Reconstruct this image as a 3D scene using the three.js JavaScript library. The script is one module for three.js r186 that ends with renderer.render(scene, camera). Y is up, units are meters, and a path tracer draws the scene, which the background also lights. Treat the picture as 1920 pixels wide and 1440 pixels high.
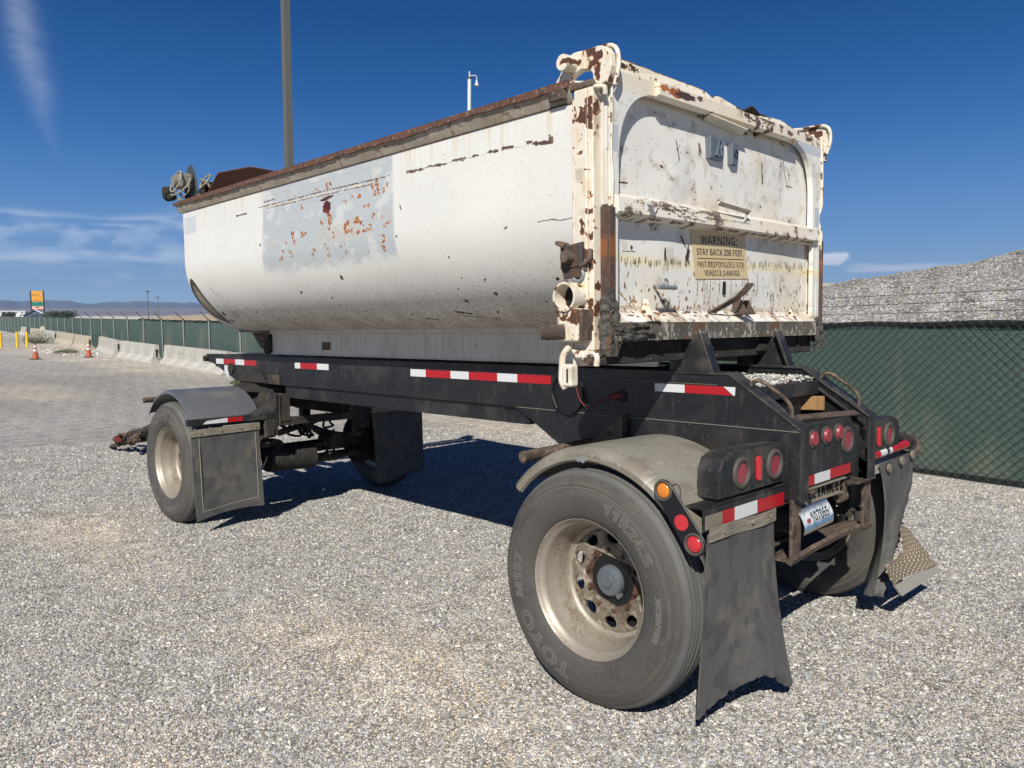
import * as THREE from 'three';
import { RoundedBoxGeometry } from 'three/addons/geometries/RoundedBoxGeometry.js';
import { mergeGeometries, toCreasedNormals } from 'three/addons/utils/BufferGeometryUtils.js';
import { FontLoader } from 'three/addons/loaders/FontLoader.js';
import { TextGeometry } from 'three/addons/geometries/TextGeometry.js';

// ------------------------------------------------------------------ camera, sky, sun, exposure
// axes: +x is the trailer's forward direction, +y up, +z its right hand side; origin under its rear axle
const scene = new THREE.Scene();
const camera = new THREE.PerspectiveCamera(51.773, 4 / 3, 0.05, 9000);
camera.position.set(-2.3143, 1.7295, -3.8929);
camera.up.set(0.0427, 0.99744, 0.05734);
camera.lookAt(-2.3143 + 0.71752, 1.7295 - 0.07055, -3.8929 + 0.69296);
const renderer = new THREE.WebGLRenderer({ antialias: true });
renderer.toneMapping = THREE.LinearToneMapping;
renderer.toneMappingExposure = 1.18;
renderer.shadowMap.enabled = true;
renderer.shadowMap.type = THREE.PCFSoftShadowMap;

const { clamp, lerp, smoothstep } = THREE.MathUtils;
const hash = (x, y, s) => {
  let h = (Math.imul(x, 374761393) + Math.imul(y, 668265263) + Math.imul(s, 1442695041)) | 0;
  h = Math.imul(h ^ (h >>> 13), 1274126177); h ^= h >>> 16; h = Math.imul(h, 2246822519); h ^= h >>> 15;
  return (h >>> 0) / 4294967296;
};
// lattice values are looked up from a table of 65536 shuffled numbers
const TABLE = new Float32Array(65536); for (let i = 0; i < 65536; i++) TABLE[i] = hash(i, 7, 3);
const wrap = (i, p) => ((i % p) + p) % p;
function vn(x, y, per, s, py = per) {                                    // value noise, repeats every per cells
  const i = Math.floor(x), j = Math.floor(y); let fx = x - i, fy = y - j;
  fx = fx * fx * (3 - 2 * fx); fy = fy * fy * (3 - 2 * fy);
  let i0 = i % per, j0 = j % py; if (i0 < 0) i0 += per; if (j0 < 0) j0 += py;
  const i1 = i0 + 1 === per ? 0 : i0 + 1, j1 = j0 + 1 === py ? 0 : j0 + 1, sa = Math.imul(s, 9973), p0 = Math.imul(i0, 40503) ^ sa, p1 = Math.imul(i1, 40503) ^ sa, q0 = Math.imul(j0, 30011), q1 = Math.imul(j1, 30011);
  const a = TABLE[(p0 ^ q0 ^ (i0 * j0 << 3)) & 65535], b = TABLE[(p1 ^ q0 ^ (i1 * j0 << 3)) & 65535], c = TABLE[(p0 ^ q1 ^ (i0 * j1 << 3)) & 65535], d = TABLE[(p1 ^ q1 ^ (i1 * j1 << 3)) & 65535];
  return a + (b - a) * fx + (c - a) * fy + (a - b - c + d) * fx * fy;
}
function fbm(u, v, base, oct, s) {                             // u, v in 0..1 repeat; about 0..1
  let sum = 0, a = 0.5, f = base, n = 0;
  for (let o = 0; o < oct; o++, a *= 0.5, f *= 2) { sum += a * vn(u * f, v * f, f, s + o * 17); n += a; }
  return sum / n;
}
function fan(u, v, bu, bv, oct, s) { let sum = 0, a = 0.5, n = 0; for (let o = 0; o < oct; o++, a *= 0.5, bu *= 2, bv *= 2) { sum += a * vn(u * bu, v * bv, bu, s + o * 17, bv); n += a; } return sum / n; }   // the same, stretched
const fbw = (x, z, f, oct, s) => { let sum = 0, a = 0.5, n = 0; for (let o = 0; o < oct; o++, a *= 0.5, f *= 2) { sum += a * vn(x * f, z * f, 100003, s + o * 17); n += a; } return sum / n; };
function rng(seed) { let t = seed >>> 0; return () => { t = (t + 0x6d2b79f5) | 0; let r = Math.imul(t ^ (t >>> 15), 1 | t); r = (r + Math.imul(r ^ (r >>> 7), 61 | r)) ^ r; return ((r ^ (r >>> 14)) >>> 0) / 4294967296; }; }
const toLin = (c) => { c /= 255; return c <= 0.04045 ? c / 12.92 : Math.pow((c + 0.055) / 1.055, 2.4); };

{ // sky: deep desert blue, thin cloud bands near the horizon, one faint streak of cirrus
  const W = 4096, H = 2048, data = new Float32Array(W * H * 4);
  // what is seen at each elevation, with the low haze layer (scene.fog) taken off again
  const hazeLit = [0.13, 0.25, 0.5], stops = [[-90, 120, 118, 112], [-2, 150, 160, 170], [0, 146, 176, 208], [2, 135, 168, 206], [3.3, 127, 161, 203], [6, 106, 150, 202], [9.7, 82, 132, 193], [12.6, 64, 115, 180], [16, 48, 99, 163], [20.5, 35, 84, 145], [24, 30, 76, 136], [40, 20, 56, 112], [90, 14, 42, 90]].map(([e, ...c]) => { const T = Math.exp(-0.025 / Math.sin(Math.max(e, 1.3) * Math.PI / 180)); return [e, ...c.map((v, k) => Math.max(0.004, (toLin(v) / 1.18 - hazeLit[k] * (1 - T)) / T))]; });
  for (let row = 0; row < H; row++) {
    const el = ((row + 0.5) / H - 0.5) * 180;
    let k = 1; while (k < stops.length - 1 && stops[k][0] < el) k++;
    const A = stops[k - 1], B = stops[k], t = clamp((el - A[0]) / (B[0] - A[0]), 0, 1);
    const base = [lerp(A[1], B[1], t), lerp(A[2], B[2], t), lerp(A[3], B[3], t)];
    for (let col = 0; col < W; col++) {
      const o = (row * W + col) * 4;
      let r = base[0], g = base[1], b = base[2];
      if (el > 0.4 && el < 30) {
        const az = ((col + 0.5) / W - 0.5) * 360, u = az / 360;
        let cl = 0, sh = 1;
        // broken bands of thin cloud low over the horizon, all the way round
        if (el < 11) {
          const warp = (fbm(u, el / 90, 64, 3, 5) - 0.5) * 1.6, e2 = el + warp - (az - 17) * 0.03 * Math.exp(-(((az - 17) / 14) ** 2));
          const wisp = fbm(u, el * 0.02, 128, 5, 11), puff = fbm(u * 1, el * 0.0055 + 0.3, 256, 4, 23);
          const here = smoothstep(fbm(u, 0.5, 16, 2, 31), 0.36, 0.56);
          const near = Math.exp(-(((az - 16) / 9) ** 4));
          const pres = Math.max(here * 0.75, near);
          const b1 = Math.exp(-(((e2 - 7.1) / 0.55) ** 2)) * smoothstep(wisp, 0.36, 0.62) * (0.55 + 0.45 * near), b1b = Math.exp(-(((e2 - 6.3) / 0.7) ** 2)) * smoothstep(puff, 0.4, 0.7) * 0.6;
          const b2 = Math.exp(-(((e2 - 5.0) / 0.5) ** 2)) * smoothstep(wisp * 0.6 + puff * 0.4, 0.36, 0.6), b3 = Math.exp(-(((e2 - 3.7) / 0.45) ** 2)) * smoothstep(puff, 0.45, 0.75) * 0.5;
          const side = 1 - 0.8 * Math.exp(-(((az - 68) / 16) ** 4));
          cl = Math.max(cl, clamp((b1 + b1b + b2 + b3) * pres * side, 0, 1) * 0.46);
          // low puffs over the mound
          const c1 = smoothstep(fbm(u, el * 0.0028, 512, 4, 41) * 0.55 + 0.62 * Math.exp(-(((az - 65.9) / 1.2) ** 2 + ((el - 4.4) / 0.5) ** 2)), 0.5, 0.68);
          const c2 = smoothstep(wisp * 0.5 + 0.5 * Math.exp(-(((az - 71) / 5) ** 2 + ((el - 3.6) / 0.4) ** 2)), 0.45, 0.72) * 0.6;
          cl = Math.max(cl, c1 * 0.9, c2); sh = 0.86 + 0.14 * smoothstep(el, 3.8, 4.8);
        }
        // the streak
        const cx = 13 + (19.2 - el) * 0.18 + (fbm(el / 90, 0.2, 64, 3, 3) - 0.5) * 0.6, wd = 0.75 * smoothstep(el, 9.5, 16) + 0.12;
        const st = Math.exp(-(((az - cx) / wd) ** 2)) * smoothstep(el, 9.5, 17) * (1 - smoothstep(el, 20, 28)) * (0.45 + 0.9 * fbm(u, el / 90, 512, 4, 8));
        cl = Math.max(cl, 0.24 * clamp(st, 0, 1));
        if (cl > 0) { r = lerp(r, 0.6 * sh, cl); g = lerp(g, 0.65 * sh, cl); b = lerp(b, 0.76 * sh, cl); }
      }
      data[o] = r; data[o + 1] = g; data[o + 2] = b; data[o + 3] = 1;
    }
  }
  const t = new THREE.DataTexture(data, W, H, THREE.RGBAFormat, THREE.FloatType);
  t.mapping = THREE.EquirectangularReflectionMapping; t.magFilter = THREE.LinearFilter; t.needsUpdate = true;
  scene.background = t; scene.environment = t;
}
const sun = new THREE.DirectionalLight(new THREE.Color(1, 0.955, 0.88), 4.9);
sun.position.set(-0.733 * 40 + 3, 40, -1.07 * 40);
sun.target.position.set(3, 0, 0);
sun.castShadow = true; sun.shadow.mapSize.set(4096, 4096);
Object.assign(sun.shadow.camera, { left: -16, right: 16, top: 16, bottom: -16, near: 1, far: 140 });
sun.shadow.radius = 1;
scene.add(sun, sun.target);

// ------------------------------------------------------------------ naming, geometry helpers
const used = {};
const numbered = (n) => { const k = (used[n] = (used[n] ?? -1) + 1); return k ? `${n}_${String(k).padStart(3, '0')}` : n; };
function tag(o, label, category, group) { o.userData.label = label; if (category) o.userData.category = category; if (group) o.userData.group = group; return o; }
function thing(name, label, category, pos = [0, 0, 0], turn = 0, group) {
  const g = new THREE.Group(); g.name = numbered(name); g.position.set(...pos); g.rotation.y = turn; scene.add(g); return tag(g, label, category, group);
}
function part(name, geo, mat, parent) {
  const m = new THREE.Mesh(Array.isArray(geo) ? merge(geo) : geo, mat); m.name = parent === scene ? numbered(name) : name; m.castShadow = m.receiveShadow = true; parent.add(m); return m;
}
const kind = (o, k) => { o.userData.kind = k; return o; };
const sub = (name, parent) => { const g = new THREE.Group(); g.name = name; parent.add(g); return g; };
const V = (x, y, z) => new THREE.Vector3(x, y, z);
function flat(g) { const n = g.index ? g.toNonIndexed() : g; for (const k of Object.keys(n.attributes)) if (!['position', 'normal', 'uv'].includes(k)) n.deleteAttribute(k); if (!n.attributes.normal) n.computeVertexNormals(); return n; }
function merge(list) { return mergeGeometries(list.map((g) => { g = flat(g); if (!g.attributes.uv) uvm(g); return g; })); }
function uvm(g, s = 1) {                                       // uv in metres, by the direction each face looks
  g = flat(g); const p = g.attributes.position, uv = new Float32Array(p.count * 2), a = V(), b = V(), c = V(), n = V();
  for (let i = 0; i < p.count; i += 3) {
    a.fromBufferAttribute(p, i); b.fromBufferAttribute(p, i + 1); c.fromBufferAttribute(p, i + 2);
    n.copy(b).sub(a).cross(c.clone().sub(a)); const ax = Math.abs(n.x), ay = Math.abs(n.y), az = Math.abs(n.z);
    [a, b, c].forEach((q, k) => { const j = (i + k) * 2; if (az >= ax && az >= ay) { uv[j] = q.x; uv[j + 1] = q.y; } else if (ax >= ay) { uv[j] = q.z + 0.37; uv[j + 1] = q.y; } else { uv[j] = q.x; uv[j + 1] = q.z + 0.61; } uv[j] *= s; uv[j + 1] *= s; });
  }
  g.setAttribute('uv', new THREE.BufferAttribute(uv, 2)); return g;
}
function box(x0, x1, y0, y1, z0, z1, r = 0.004) {
  const w = x1 - x0, h = y1 - y0, d = z1 - z0; r = Math.min(r, 0.45 * Math.min(w, h, d));
  return uvm(new RoundedBoxGeometry(w, h, d, 1, r).translate((x0 + x1) / 2, (y0 + y1) / 2, (z0 + z1) / 2));
}
function ext(pts, axis, a, b, bev = 0.003, holes = []) {       // axis z: pts (x, y); axis x: pts (z, y); axis y: pts (x, z)
  const toV = (q) => q.map(([x, y]) => new THREE.Vector2(x, y)), s = pts instanceof THREE.Shape ? pts : new THREE.Shape(toV(pts));
  for (const h of holes) s.holes.push(h instanceof THREE.Path ? h : new THREE.Path(toV(h)));
  bev = Math.min(bev, (b - a) * 0.3);
  const g = new THREE.ExtrudeGeometry(s, { depth: b - a - 2 * bev, bevelEnabled: bev > 0, bevelThickness: bev, bevelSize: bev, bevelOffset: -bev, bevelSegments: 1, curveSegments: 24 });
  if (axis === 'z') g.translate(0, 0, a + bev);
  else if (axis === 'x') g.rotateY(-Math.PI / 2).translate(b - bev, 0, 0);
  else g.rotateX(Math.PI / 2).translate(0, b - bev, 0);
  return uvm(g);
}
function tube(pts, r, seg = 0, rad = 8, tension = 0.5) {
  const c = new THREE.CatmullRomCurve3(pts.map((p) => (p.isVector3 ? p : V(...p))), false, 'catmullrom', tension);
  const g = new THREE.TubeGeometry(c, seg || pts.length * 6, r, rad, false), caps = [];
  for (const e of [0, 1]) { const p = c.getPoint(e), t = c.getTangent(e); if (e === 0) t.negate(); const d = new THREE.CircleGeometry(r, rad); d.applyQuaternion(new THREE.Quaternion().setFromUnitVectors(V(0, 0, 1), t)).translate(p.x, p.y, p.z); caps.push(flat(d)); }
  return uvm(mergeGeometries([flat(g), ...caps]));
}
function cyl(p0, p1, r0, r1 = r0, n = 20, open = false) {
  const a = V(...p0), b = V(...p1), d = b.clone().sub(a), g = new THREE.CylinderGeometry(r1, r0, d.length(), n, 1, open);
  g.applyQuaternion(new THREE.Quaternion().setFromUnitVectors(V(0, 1, 0), d.clone().normalize())); a.add(b).multiplyScalar(0.5); g.translate(a.x, a.y, a.z); return uvm(g);
}
// a profile of (radius, z) turned about the z axis; u runs clockwise as seen from -z starting at the top, v along the profile
function turned(prof, segs = 64, a0 = 0, a1 = Math.PI * 2, crease = 0.6) {
  const len = [0]; for (let i = 1; i < prof.length; i++) len.push(len[i - 1] + Math.hypot(prof[i][0] - prof[i - 1][0], prof[i][1] - prof[i - 1][1]));
  const pos = [], uv = [], idx = [], n = prof.length;
  for (let s = 0; s <= segs; s++) {
    const t = a0 + ((a1 - a0) * s) / segs, sx = -Math.sin(t), cy = Math.cos(t);   // clockwise from the top seen from -z: +x lies to that viewer's left
    for (let i = 0; i < n; i++) { pos.push(sx * prof[i][0], cy * prof[i][0], prof[i][1]); uv.push(t / (Math.PI * 2), len[i] / len[n - 1]); }
  }
  for (let s = 0; s < segs; s++) for (let i = 0; i < n - 1; i++) { const a = s * n + i, b = a + n; idx.push(a, b, a + 1, b, b + 1, a + 1); }
  const g = new THREE.BufferGeometry(); g.setAttribute('position', new THREE.Float32BufferAttribute(pos, 3)); g.setAttribute('uv', new THREE.Float32BufferAttribute(uv, 2)); g.setIndex(idx);
  return toCreasedNormals(g, crease);
}
// a sheet through a grid of points, given a thickness
function sheet(nu, nv, f, thick, uvScale = 1) {
  const P = []; for (let j = 0; j <= nv; j++) for (let i = 0; i <= nu; i++) P.push(f(i / nu, j / nv));
  const W = nu + 1, nor = P.map((_, k) => { const i = k % W, j = (k / W) | 0; const a = P[j * W + Math.min(i + 1, nu)].clone().sub(P[j * W + Math.max(i - 1, 0)]), b = P[Math.min(j + 1, nv) * W + i].clone().sub(P[Math.max(j - 1, 0) * W + i]); return a.cross(b).normalize(); });
  const pos = [], uv = [], idx = [], N = P.length;
  for (const s of [0.5, -0.5]) P.forEach((p, k) => { const n = nor[k]; pos.push(p.x + n.x * thick * s, p.y + n.y * thick * s, p.z + n.z * thick * s); uv.push(((k % W) / nu) * uvScale, (((k / W) | 0) / nv) * uvScale); });
  for (let j = 0; j < nv; j++) for (let i = 0; i < nu; i++) { const a = j * W + i, b = a + 1, c = a + W, d = c + 1; idx.push(a, b, c, b, d, c, N + a, N + c, N + b, N + b, N + c, N + d); }
  const rim = []; for (let i = 0; i < nu; i++) rim.push([i, i + 1]); for (let j = 0; j < nv; j++) rim.push([j * W + nu, (j + 1) * W + nu]); for (let i = nu; i > 0; i--) rim.push([nv * W + i, nv * W + i - 1]); for (let j = nv; j > 0; j--) rim.push([j * W, (j - 1) * W]);
  for (const [a, b] of rim) idx.push(a, a + N, b, b, a + N, b + N);
  const g = new THREE.BufferGeometry(); g.setAttribute('position', new THREE.Float32BufferAttribute(pos, 3)); g.setAttribute('uv', new THREE.Float32BufferAttribute(uv, 2)); g.setIndex(idx);
  return toCreasedNormals(g, 0.9);
}

// ------------------------------------------------------------------ textures
function dataTex(w, h, fn, srgb = true) {                      // fn(u, v, out) writes 0..255
  const d = new Uint8Array(w * h * 4), o = [0, 0, 0];
  for (let y = 0; y < h; y++) for (let x = 0; x < w; x++) { fn((x + 0.5) / w, (y + 0.5) / h, o); const k = (y * w + x) * 4; d[k] = clamp(o[0], 0, 255); d[k + 1] = clamp(o[1], 0, 255); d[k + 2] = clamp(o[2], 0, 255); d[k + 3] = 255; }
  const t = new THREE.DataTexture(d, w, h); t.wrapS = t.wrapT = THREE.RepeatWrapping; t.magFilter = THREE.LinearFilter; t.minFilter = THREE.LinearMipmapLinearFilter; t.generateMipmaps = true; if (srgb) t.colorSpace = THREE.SRGBColorSpace; t.needsUpdate = true; return t;
}
function canvasTex(w, h, draw, srgb = true) {
  const c = document.createElement('canvas'); c.width = w; c.height = h; draw(c.getContext('2d'), w, h);
  const t = new THREE.CanvasTexture(c); t.wrapS = t.wrapT = THREE.RepeatWrapping; if (srgb) t.colorSpace = THREE.SRGBColorSpace; t.anisotropy = 8; return t;
}
const mix3 = (o, c, k) => { o[0] += (c[0] - o[0]) * k; o[1] += (c[1] - o[1]) * k; o[2] += (c[2] - o[2]) * k; };
const set3 = (o, c, m = 1) => { o[0] = c[0] * m; o[1] = c[1] * m; o[2] = c[2] * m; };
function surface(size, metres, fn, opt = {}) {                 // colour + height from one function: fn(u, v, colour) returns height 0..1
  const hgt = new Float32Array(size * size);
  const map = dataTex(size, size, (u, v, o) => { hgt[((v * size) | 0) * size + ((u * size) | 0)] = fn(u, v, o); });
  map.repeat.set(1 / metres, 1 / metres);
  const m = new THREE.MeshStandardMaterial({ map, roughness: opt.roughness ?? 0.8, metalness: opt.metalness ?? 0 });
  if (opt.bump) { const b = dataTex(size, size, (u, v, o) => { const k = hgt[((v * size) | 0) * size + ((u * size) | 0)] * 255; o[0] = o[1] = o[2] = k; }, false); b.repeat.copy(map.repeat); m.bumpMap = b; m.bumpScale = opt.bump; }
  m.name = opt.name ?? ''; return m;
}
const M = {};
const plain = (r, g, b, rough, metal = 0) => new THREE.MeshStandardMaterial({ color: new THREE.Color().setRGB(r / 255, g / 255, b / 255, THREE.SRGBColorSpace), roughness: rough, metalness: metal });

// cream paint, chipped down to rust
M.cream = surface(512, 0.9, (u, v, o) => {
  const a = fbm(u, v, 6, 6, 1), b = fbm(u, v, 24, 4, 2), drip = fan(u, v, 40, 8, 3, 3), big = fbm(u, v, 3, 3, 4);
  set3(o, [222, 213, 196], 0.93 + 0.1 * b); mix3(o, [196, 170, 128], smoothstep(drip, 0.55, 0.75) * 0.45);
  mix3(o, [150, 140, 126], smoothstep(fbm(u, v, 10, 4, 9), 0.6, 0.75) * 0.5);
  const chip = a * 0.35 + b * 0.65 + (big - 0.5) * 0.22 - 0.012;
  mix3(o, [168, 118, 74], smoothstep(chip, 0.592, 0.606) * 0.9); mix3(o, [84, 56, 42], smoothstep(chip, 0.606, 0.625));
  return 0.7 - 0.5 * smoothstep(chip, 0.6, 0.62) + 0.12 * b;
}, { roughness: 0.58, bump: 0.0025 });
// white paint for plain panels
M.white = surface(512, 1.3, (u, v, o) => {
  const a = fbm(u, v, 5, 5, 21), b = fbm(u, v, 60, 3, 22), d = fan(u, v, 50, 8, 3, 23);
  set3(o, [204, 200, 190], 0.95 + 0.08 * a); mix3(o, [170, 158, 138], smoothstep(d, 0.56, 0.8) * 0.35); mix3(o, [70, 52, 42], smoothstep(b, 0.84, 0.87)); return a;
}, { roughness: 0.5 });
// grey beige rail with rust streaks
M.rail = surface(512, 1.1, (u, v, o) => {
  const a = fbm(u, v, 6, 5, 31), d = fan(u, v, 70, 6, 4, 32), b = fbm(u, v, 80, 3, 33);
  set3(o, [150, 142, 128], 0.86 + 0.22 * a); mix3(o, [132, 102, 70], smoothstep(d, 0.54, 0.78) * 0.6); mix3(o, [205, 202, 194], smoothstep(fbm(u, v, 9, 4, 34), 0.6, 0.75) * 0.5); mix3(o, [96, 72, 56], smoothstep(a * 0.5 + b * 0.5, 0.65, 0.7) * 0.6); return a;
}, { roughness: 0.65, bump: 0.002 });
M.rustlip = surface(256, 0.5, (u, v, o) => { const a = fbm(u, v, 8, 4, 35), b = fbm(u, v, 40, 3, 36); set3(o, [92, 62, 50], 0.65 + 0.6 * a); mix3(o, [140, 124, 106], smoothstep(b, 0.56, 0.7) * 0.6); return b; }, { roughness: 0.8 });
M.rust = surface(512, 0.7, (u, v, o) => {
  const a = fbm(u, v, 5, 6, 41), b = fbm(u, v, 50, 4, 42), d = fan(u, v, 30, 3, 3, 43);
  set3(o, [84, 63, 52], 0.75 + 0.5 * b); mix3(o, [134, 82, 42], smoothstep(a, 0.52, 0.68) * 0.8); mix3(o, [58, 60, 64], smoothstep(d, 0.54, 0.66) * 0.75); return b;
}, { roughness: 0.75, bump: 0.0025 });
M.brownsteel = surface(512, 0.8, (u, v, o) => {
  const a = fbm(u, v, 6, 5, 51), b = fbm(u, v, 60, 4, 52); set3(o, [88, 74, 63], 0.7 + 0.6 * a); mix3(o, [138, 122, 104], smoothstep(b, 0.55, 0.75) * 0.6); mix3(o, [48, 40, 36], smoothstep(fbm(u, v, 14, 4, 53), 0.58, 0.7) * 0.7); return b;
}, { roughness: 0.82, bump: 0.002 });
// black painted steel, dust and chips
M.black = surface(512, 1.4, (u, v, o) => {
  const a = fbm(u, v, 4, 5, 61), b = fbm(u, v, 200, 2, 62), sc = fbm(u * 1, v, 20, 5, 63), ln = fan(u, v, 60, 7, 3, 66);
  set3(o, [31, 32, 34], 0.85 + 0.3 * b); mix3(o, [100, 92, 81], smoothstep(a * 0.6 + sc * 0.4, 0.44, 0.66) * 0.5); mix3(o, [110, 102, 92], smoothstep(ln, 0.62, 0.75) * 0.3); mix3(o, [140, 134, 124], smoothstep(b, 0.8, 0.88) * 0.5); return b;
}, { roughness: 0.52, bump: 0.0012 });
M.frame = surface(512, 2.1, (u, v, o) => {                     // the cleaner side of the chassis
  const a = fbm(u, v, 4, 5, 71), b = fbm(u, v, 230, 2, 72), c = fbm(u, v, 14, 5, 73), l = fan(u, v, 70, 20, 3, 74);
  set3(o, [26, 27, 30], 0.9 + 0.25 * b); mix3(o, [84, 77, 69], smoothstep(a * 0.55 + c * 0.45, 0.48, 0.7) * 0.45); mix3(o, [120, 108, 92], smoothstep(l, 0.66, 0.8) * 0.22); mix3(o, [140, 134, 124], smoothstep(b, 0.8, 0.88) * 0.5); return b;
}, { roughness: 0.46, bump: 0.001 });
M.dusty = surface(512, 1.1, (u, v, o) => {                      // axles and dolly: dust over old paint
  const a = fbm(u, v, 5, 5, 81), b = fbm(u, v, 60, 3, 82); set3(o, [52, 47, 42], 0.7 + 0.5 * b); mix3(o, [92, 82, 70], smoothstep(a, 0.48, 0.7) * 0.7); return b;
}, { roughness: 0.85, bump: 0.002 });
M.alu = surface(512, 1.2, (u, v, o) => {                       // dull aluminium fender
  const a = fbm(u, v, 5, 5, 91), b = fbm(u, v, 120, 3, 92), s = fan(u, v, 90, 18, 3, 93); set3(o, [162, 158, 146], 0.9 + 0.18 * a); mix3(o, [120, 110, 94], smoothstep(a, 0.5, 0.7) * 0.5); mix3(o, [196, 194, 186], smoothstep(s, 0.68, 0.8) * 0.5); mix3(o, [90, 82, 72], smoothstep(b, 0.76, 0.8) * 0.5); return b;
}, { roughness: 0.42, metalness: 0.35, bump: 0.0006 });
M.blackfender = surface(512, 1.2, (u, v, o) => {
  const a = fbm(u, v, 5, 5, 101), b = fbm(u, v, 100, 3, 102); set3(o, [92, 95, 100], 0.92 + 0.14 * b); mix3(o, [136, 129, 118], smoothstep(a, 0.45, 0.7) * 0.45); return b;
}, { roughness: 0.38, metalness: 0.1 });
M.rim = surface(512, 0.5, (u, v, o) => {
  const a = fbm(u, v, 5, 5, 111), b = fbm(u, v, 40, 3, 112); set3(o, [166, 158, 145], 0.88 + 0.2 * a); mix3(o, [118, 106, 88], smoothstep(a * 0.6 + b * 0.4, 0.45, 0.62) * 0.65); mix3(o, [200, 194, 182], smoothstep(b, 0.64, 0.78) * 0.5); return b;
}, { roughness: 0.5, metalness: 0.4 });
M.rubber = surface(512, 0.9, (u, v, o) => {                    // mud flap rubber, dusty towards brown
  const a = fbm(u, v, 4, 6, 121), b = fbm(u, v, 90, 3, 122), d = fan(u, v, 30, 4, 3, 123); set3(o, [86, 85, 83], 0.86 + 0.2 * b); mix3(o, [116, 107, 95], smoothstep(a, 0.5, 0.7) * 0.42); mix3(o, [58, 58, 59], smoothstep(fbm(u, v, 7, 5, 124), 0.54, 0.7) * 0.5); mix3(o, [66, 65, 65], smoothstep(d, 0.6, 0.75) * 0.2); return b;
}, { roughness: 0.7, bump: 0.001 });
M.flapback = surface(256, 0.055, (u, v, o) => { // knobbed tread on the back of the torn flap
  const h = smoothstep(Math.hypot(u - 0.5, v - 0.5), 0.28, 0.4) + smoothstep(Math.hypot(Math.min(u, 1 - u), Math.min(v, 1 - v)), 0.28, 0.4) - 1; set3(o, [196, 178, 152], 0.6 + 0.4 * h); return h;
}, { roughness: 0.8, bump: 0.004 });
M.bareflap = plain(150, 146, 138, 0.6);
M.strip = surface(256, 0.6, (u, v, o) => { const a = fbm(u, v, 6, 4, 131); set3(o, [148, 140, 124], 0.8 + 0.35 * a); return a; }, { roughness: 0.5, metalness: 0.3, bump: 0.003 });
M.mud = surface(512, 0.35, (u, v, o) => { const a = fbm(u, v, 16, 5, 141); set3(o, [92, 88, 82], 0.45 + 0.8 * a); return a; }, { roughness: 0.95, bump: 0.02 });
M.sill = surface(512, 0.8, (u, v, o) => {                      // front of the tailgate sill: grime over chipped paint
  const a = fbm(u, v, 5, 5, 151), b = fan(u, v, 90, 36, 4, 152); set3(o, [92, 86, 78], 0.7 + 0.5 * a); mix3(o, [190, 184, 172], smoothstep(b * 0.6 + a * 0.4, 0.56, 0.62) * 0.7); mix3(o, [104, 64, 38], smoothstep(fbm(u, v, 12, 4, 153), 0.64, 0.72) * 0.7); return b;
}, { roughness: 0.85, bump: 0.003 });
M.darkgrime = surface(512, 0.6, (u, v, o) => { const a = fbm(u, v, 8, 5, 161), b = fbm(u, v, 50, 3, 162); set3(o, [44, 41, 38], 0.6 + 0.7 * a); mix3(o, [120, 112, 100], smoothstep(b, 0.7, 0.78) * 0.6); return a; }, { roughness: 0.92, bump: 0.006 });
M.concrete = surface(512, 1.6, (u, v, o) => {
  const a = fbm(u, v, 4, 6, 171), b = fbm(u, v, 120, 3, 172), d = fan(u, v, 30, 4, 3, 173); set3(o, [188, 185, 177], 0.82 + 0.26 * a); mix3(o, [150, 142, 130], smoothstep(d, 0.58, 0.8) * 0.25); mix3(o, [110, 104, 96], smoothstep(b, 0.72, 0.78) * 0.6); return b;
}, { roughness: 0.92, bump: 0.003 });
M.concretetan = M.concrete.clone(); M.concretetan.color.setRGB(0.98, 0.9, 0.78);
M.galv = plain(150, 156, 156, 0.5, 0.5);
M.wire = plain(156, 166, 160, 0.5, 0.2);
M.polegrey = plain(92, 92, 86, 0.55);
M.polelight = plain(196, 200, 196, 0.45, 0.1);
M.red = plain(150, 30, 36, 0.35); M.redlens = new THREE.MeshPhysicalMaterial({ color: new THREE.Color().setRGB(0.28, 0.035, 0.05), roughness: 0.4, clearcoat: 0.5, clearcoatRoughness: 0.4 });
M.redbright = new THREE.MeshPhysicalMaterial({ color: new THREE.Color().setRGB(0.5, 0.022, 0.03), roughness: 0.25, clearcoat: 0.8, clearcoatRoughness: 0.2 });
M.amber = new THREE.MeshPhysicalMaterial({ color: new THREE.Color().setRGB(0.62, 0.2, 0.02), roughness: 0.25, clearcoat: 0.8, clearcoatRoughness: 0.2 });
M.tapered = surface(128, 0.05, (u, v, o) => { const a = fbm(u, v, 10, 3, 181), g = Math.abs(((u + v) * 4) % 1 - 0.5) < 0.1 ? 0.9 : 1; set3(o, [178, 26, 36], (0.85 + 0.2 * a) * g); return a; }, { roughness: 0.35 });
M.tapewhite = surface(128, 0.05, (u, v, o) => { const a = fbm(u, v, 10, 3, 182), g = Math.abs(((u + v) * 4) % 1 - 0.5) < 0.1 ? 0.95 : 1; set3(o, [214, 216, 216], (0.9 + 0.12 * a) * g); return a; }, { roughness: 0.35 });
M.gasket = plain(72, 69, 64, 0.7);
M.cavity = plain(14, 14, 15, 0.9);  // near-black, stands for shade in holes, slots, notches and cut-outs
M.rimdirt = surface(256, 0.4, (u, v, o) => { const a = fbm(u, v, 6, 5, 115), b = fbm(u, v, 30, 3, 116); set3(o, [132, 122, 107], 0.78 + 0.35 * a); mix3(o, [84, 72, 58], smoothstep(b * 0.5 + a * 0.5, 0.48, 0.66) * 0.7); mix3(o, [186, 178, 164], smoothstep(fbm(u, v, 10, 4, 117), 0.58, 0.72) * 0.5); return b; }, { roughness: 0.62, metalness: 0.25 });
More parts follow.
